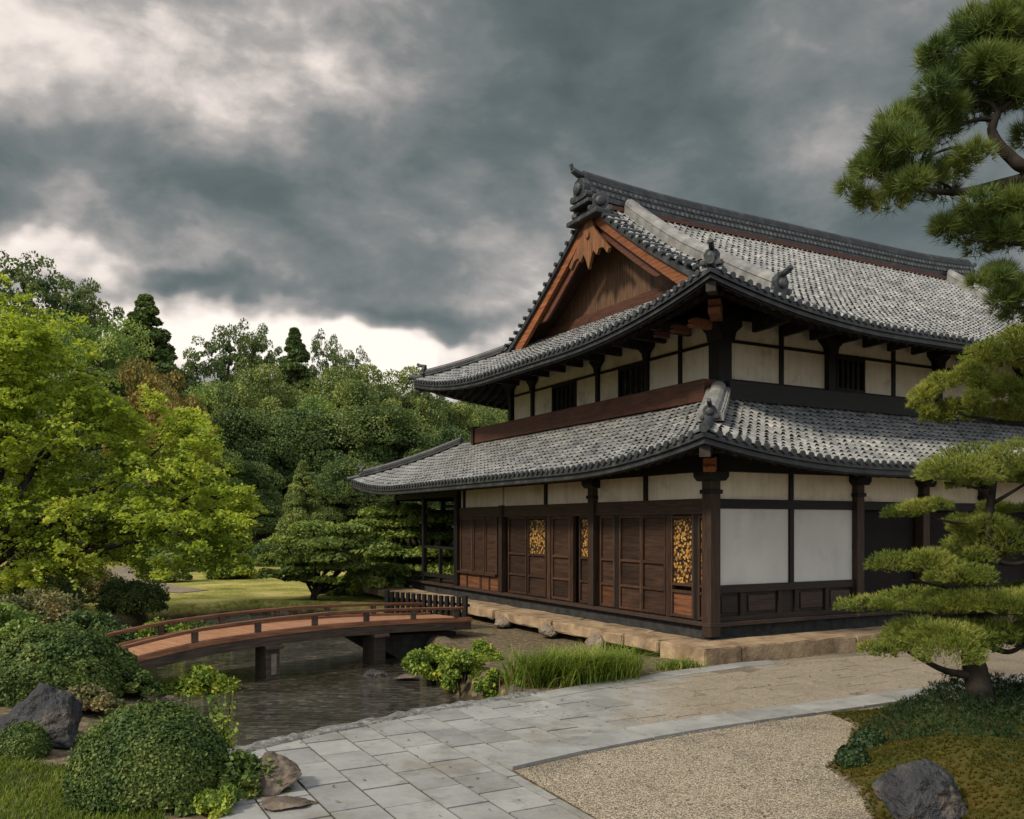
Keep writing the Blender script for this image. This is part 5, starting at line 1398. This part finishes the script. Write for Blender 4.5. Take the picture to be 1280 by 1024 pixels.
# ------------------------------------------------------------------ ground covers
def inside(n, poly, r, pad=0.0):
    poly = np.array(poly); lo, hi = poly.min(0), poly.max(0); P = r.uniform(lo, hi, (n, 2)); return P[sdist(P, poly) < -pad]
r = np.random.default_rng(51)
p = inside(26000, [(-5.6, 5.8), (-2.9, 5.8), (-2.75, 7.0), (-3.4, 7.6), (-4.1, 8.3), (-5.6, 8.6)], r)
blades('lawn_grass', np.column_stack([p, terrain(p)-.01]), .085, r, 'grass', None, .0045, .7, 'stuff')
# moss and juniper on the right mound
p = inside(60000, MOUND, r, .02); p = p[(p[:, 1] < 13) & (p[:, 0] < 8.5)]
z = terrain(p)
jun = [(4.25, 10.2), (5.0, 11.15), (7.9, 12.3), (8.8, 8.7), (6.4, 8.2), (5.0, 8.15), (4.35, 8.45), (4.0, 9.0)]
dj = sdist(p, np.array(jun)); q = p[dj < .1]; zq = z[dj < .1]; dq = dj[dj < .1]
k = r.random(len(q)) < .9; q, zq, dq = q[k], zq[k], dq[k]
hz = .22*ss(.1, -.5, dq)*(1+.75*np.sin(q[:, 0]*5.1+q[:, 1])*np.cos(q[:, 1]*4.7))
C = np.column_stack([q, zq+hz*r.uniform(.2, 1.0, len(q))]); D = np.column_stack([r.normal(0, .4, (len(q), 2)), np.full(len(q), .8)])
V, F = needle_tris(C, D, .065, r, 9, .009, .8); tag(mesh_obj('juniper_cover', V, F, M['juniper']), kind='stuff')
q = p[dj >= 0]; zq = z[dj >= 0]
C = np.column_stack([q, zq]); D = np.tile([0, 0, 1.0], (len(q), 1))
V, F = needle_tris(C, D, .034, r, 16, .009, .9); tag(mesh_obj('moss', V, F, M['moss']), kind='stuff')
for i, (px, py, rr, lab) in enumerate(((1053, 962, .15, 'small dark round tuft at the tip of the moss by the gravel'), (1075, 940, .16, 'small dark round tuft where the juniper meets the gravel'))):
    x, y = gb(px, py); bush('tuft', lab, x+.1, y, (rr, rr, rr), 'juniper', 150+i, .035, 1400, True)
# loose pebbles on the gravel
p = inside(16000, [(.25, 8.3), (1.9, 9.9), (3.5, 10.8), (3.6, 9.3), (3.1, 8.4), (3.0, 7.0), (2.7, 5.9), (1.4, 5.9), (.8, 7.0)], r)
oct_v = np.array([(1, 0, 0), (0, 1, 0), (-1, 0, 0), (0, -1, 0), (0, 0, .8), (0, 0, -.8)]); oct_f = np.array([(0, 1, 4), (1, 2, 4), (2, 3, 4), (3, 0, 4)])
s = r.uniform(.004, .009, len(p)); a = r.uniform(0, 3.14, len(p)); ca, sa = np.cos(a), np.sin(a)
V = oct_v[None]*s[:, None, None]*np.array([1.3, .9, .8]); Vr = V.copy(); Vr[..., 0] = V[..., 0]*ca[:, None]-V[..., 1]*sa[:, None]; Vr[..., 1] = V[..., 0]*sa[:, None]+V[..., 1]*ca[:, None]
Vr = Vr+np.column_stack([p, np.full(len(p), .013)])[:, None]
F = (np.arange(len(p))[:, None, None]*6+oct_f[None]).reshape(-1, 3)
M['pebble'] = noise_mat('pebbles', [(0, (.12, .10, .08)), (.5, (.32, .275, .21)), (1, (.55, .49, .40))], 5, bmp=0, island=.8)
tag(mesh_obj('pebbles', Vr.reshape(-1, 3), F, M['pebble']), kind='stuff')

p = np.concatenate([inside(420, SLABS, r, .1), inside(260, [(.25, 8.3), (1.9, 9.9), (3.5, 10.8), (3.6, 9.3), (3.1, 8.4), (3.0, 7.0), (1.4, 5.9), (.8, 7.0)], r)])
V, F = leaf_quads(np.column_stack([p, np.full(len(p), .042)]), .034, r, 3.0, None, 2.2, .3); tag(mesh_obj('fallen_leaves', V, F, M['dry']), kind='stuff')

# ------------------------------------------------------------------ pines on the right
def pine_pads(name, label, loc, pads, trunk, limbs_, mat, seed, length, k, width, dens, Y0, bark='bark', jitter=.3, flat=True):
    r = np.random.default_rng(seed); t = thing(name, label, 'tree', loc); L = np.array(loc)
    C, D = [], []
    for px, py, hw, hh, dy in pads:
        Yc = Y0+dy; c = np.array(at(px, py, Yc)); a = hw/FPX*Yc; b = hh/FPX*Yc
        n = int(dens*a*a*(1+b/a)); m = max(4, int(a*7))
        # a pad is a cluster of small cushions
        cc = r.uniform(-1, 1, (m*3, 2)); cc = cc[(cc**2).sum(1) < 1][:m]
        for q in cc:
            rr = np.hypot(*q); o = c+np.array([q[0]*a*.84, q[1]*a*.80, b*(.40-.70*rr*rr)+r.normal(0, b*.14)])
            s = a*r.uniform(.32, .48); d = sphere_dirs(max(6, n//len(cc)), r, -.35 if flat else -.7)
            kk = r.uniform(.55, 1.0, len(d))[:, None]
            C.append(o+d*kk*np.array([s, s, max(b*.70, s*.28) if flat else s*.8])); D.append(d*np.array([.9, .9, .7])+np.array([0, 0, .55]))
    C = np.concatenate(C)-L; D = np.concatenate(D)
    V, F = needle_tris(C, D, length, r, k, width, jitter); mesh_obj('crown', V, F, M[mat], t)
    mb = MB(); tp = curve_pts([np.array(p)-L for p in trunk[0]], 6); mb.tube(tp, list(np.interp(np.linspace(0, 1, len(tp)), np.linspace(0, 1, len(trunk[1])), trunk[1])), 10)
    for P, r0, r1 in limbs_:
        c = curve_pts([np.array(p)-L for p in P], 6); mb.tube(c, list(np.linspace(r0, r1, len(c))), 7)
    o = mb.build('trunk', M[bark], t, smooth=True)
    return t
Y0 = 9.85; bx, by = gnd(1228, 894, .30); zb = tz(bx, by)-.05
pads = [(1225, 588, 112, 34, .0), (1285, 600, 60, 26, .2), (1166, 641, 54, 17, -.15), (1262, 690, 92, 40, .2), (1146, 713, 76, 27, -.1), (1215, 700, 50, 22, .1), (1195, 755, 122, 22, .15), (1260, 748, 80, 24, .25), (1165, 806, 106, 34, -.2), (1230, 785, 70, 30, .1), (1275, 798, 75, 34, -.1), (1330, 640, 60, 22, .1), (1345, 735, 80, 30, .1), (1225, 652, 34, 13, .3), (1250, 640, 40, 12, .35), (1105, 758, 34, 13, 0), (1108, 815, 42, 18, -.15), (1195, 728, 62, 18, .2), (1240, 660, 60, 18, .1), (1180, 600, 46, 16, -.1)]
def q(px, py, d=0.0): return at(px, py, Y0+d)
lim = [([q(1216, 845), q(1180, 838, -.05), q(1135, 815, -.1)], .055, .018), ([q(1222, 800), q(1260, 815), q(1290, 800)], .045, .015), ([q(1235, 735), q(1190, 735), q(1140, 725, -.1)], .035, .012), ([q(1238, 700), q(1268, 705), q(1300, 695)], .035, .012),
       ([q(1238, 660), q(1200, 655), q(1165, 648, -.1)], .028, .010), ([q(1240, 630), q(1225, 612), q(1180, 603)], .025, .010), ([q(1240, 630), q(1270, 612), q(1290, 600)], .025, .010), ([q(1232, 770), q(1180, 770), q(1120, 762)], .03, .01), ([q(1238, 690), q(1300, 660), q(1335, 650)], .03, .01), ([q(1230, 790), q(1300, 770), q(1345, 750)], .03, .01)]
pine_pads('pruned_pine', 'cloud-pruned garden pine with flat foliage pads on the mossy mound at the right', (bx, by, zb), pads, ([(bx, by, zb-.1), q(1222, 850), q(1216, 815), q(1232, 760), q(1240, 700), q(1236, 650), q(1243, 600)], [.17, .135, .12, .09, .07, .055, .03]), lim, 'needle_niwaki', 161, .055, 9, .0068, 3400, Y0)
# tall pine whose branches reach in from the right
Y0 = 9.2; bx, by, zb = 7.6, 10.2, tz(7.6, 10.2)
pads = [(1092, 222, 37, 31, 0), (1085, 245, 29, 22, 0.1), (1118, 200, 46, 31, 0.1), (1140, 240, 49, 24, -0.1), (1105, 180, 32, 24, 0.2), (1135, 160, 44, 31, 0), (1165, 175, 44, 29, 0.2), (1165, 128, 46, 34, -0.1), (1195, 100, 49, 36, 0.1), (1185, 72, 39, 29, 0), (1215, 60, 46, 34, 0.2), (1245, 95, 49, 36, 0.0), (1225, 125, 46, 26, 0.2), (1250, 45, 44, 34, 0), (1235, 25, 37, 22, 0.1), (1275, 70, 49, 41, 0.2), (1272, 20, 41, 34, 0), (1185, 225, 41, 17, 0.2), (1210, 195, 34, 12, -0.2), (1290, 120, 49, 36, 0), (1262, 130, 32, 19, 0.1), (1320, 50, 73, 60, 0.3), (1330, 150, 61, 48, 0.3), (1190, 288, 32, 17, 0), (1215, 282, 41, 22, 0.1), (1250, 272, 44, 26, 0), (1278, 255, 37, 26, 0.1), (1265, 298, 41, 17, -0.1), (1300, 290, 49, 29, 0.2), (1240, 355, 32, 22, 0), (1262, 375, 37, 24, 0.1), (1285, 355, 37, 26, 0), (1300, 390, 37, 19, 0), (1340, 250, 61, 48, 0), (1100, 212, 34, 26, 0.2), (1128, 240, 36, 22, 0.3), (1120, 180, 40, 30, -0.2), (1150, 150, 40, 28, 0.3), (1200, 130, 40, 24, 0.3), (1160, 215, 34, 18, 0.4), (1225, 85, 44, 30, -0.2), (1260, 30, 44, 30, -0.2), (1225, 290, 40, 22, 0.3), (1265, 270, 44, 26, 0.3), (1250, 250, 36, 18, -0.2), (1255, 372, 34, 22, 0.3), (1265, 345, 34, 20, 0.2), (1215, 40, 34, 22, 0.3)]
lim = [([q(1420, 230, .6), q(1330, 215, .3), q(1262, 228), q(1200, 240), q(1140, 236)], .10, .02), ([q(1420, 190, .6), q(1300, 210), q(1262, 195), q(1240, 165), q(1248, 140)], .09, .035), ([q(1246, 150), q(1220, 150), q(1180, 165), q(1140, 180)], .03, .01), ([q(1240, 178), q(1225, 190), q(1190, 185), q(1150, 200)], .03, .01),
       ([q(1248, 140), q(1270, 120), q(1290, 95)], .035, .015), ([q(1400, 120, .5), q(1300, 90), q(1250, 85), q(1200, 95)], .05, .012), ([q(1400, 60, .5), q(1320, 40), q(1260, 45), q(1220, 55)], .05, .012), ([q(1420, 290, .6), q(1330, 300), q(1270, 305), q(1210, 300)], .05, .01), ([q(1420, 400, .6), q(1330, 385), q(1270, 385)], .05, .012), ([q(1248, 142), q(1235, 128), q(1200, 128), q(1165, 145)], .028, .01),
       ([q(1200, 240), q(1160, 222), q(1120, 215)], .018, .006), ([q(1246, 150), q(1240, 175), q(1243, 160)], .02, .01)]
pine_pads('pine_tree', 'tall pine reaching long needled branches in from the upper right', (bx, by, zb), pads, ([(bx, by, zb-.2), (7.9, 10.1, 2.5), (7.5, 9.9, 5.2), q(1420, 190, .7), q(1410, 40, .6), q(1400, -100, .6)], [.30, .25, .21, .17, .11, .05]), lim, 'needle', 171, .14, 11, .0070, 1350, Y0, flat=False, jitter=.42)
# bushy yellow-green pine between the two
Y0 = 11.2; bx, by, zb = 7.9, 11.9, tz(7.9, 11.9)
pads = [(1148, 515, 24, 18, 0), (1175, 492, 34, 24, 0), (1165, 520, 26, 16, .2), (1205, 470, 40, 26, .1), (1205, 505, 40, 24, -.2), (1240, 445, 42, 28, .1), (1245, 485, 46, 30, -.2), (1280, 430, 46, 30, .2), (1285, 480, 50, 36, 0), (1275, 515, 46, 20, -.1), (1330, 450, 60, 50, .2), (1240, 515, 36, 16, .1), (1370, 500, 60, 50, .3)]
lim = [([q(1420, 520, .3), q(1300, 530), q(1235, 525), q(1190, 515)], .05, .012), ([q(1400, 480, .3), q(1300, 480), q(1240, 470)], .05, .01), ([q(1400, 430, .3), q(1320, 440), q(1270, 450)], .04, .01)]
pine_pads('pine_tree', 'bushy yellow-green pine bough in front of the upper storey at the right edge', (bx, by, zb), pads, ([(bx, by, zb-.2), (8.1, 11.8, 2.0), q(1420, 500, .4), q(1400, 420, .3)], [.16, .13, .09, .04]), lim, 'needle_lime', 181, .07, 9, .009, 2300, Y0, flat=False, jitter=.5)
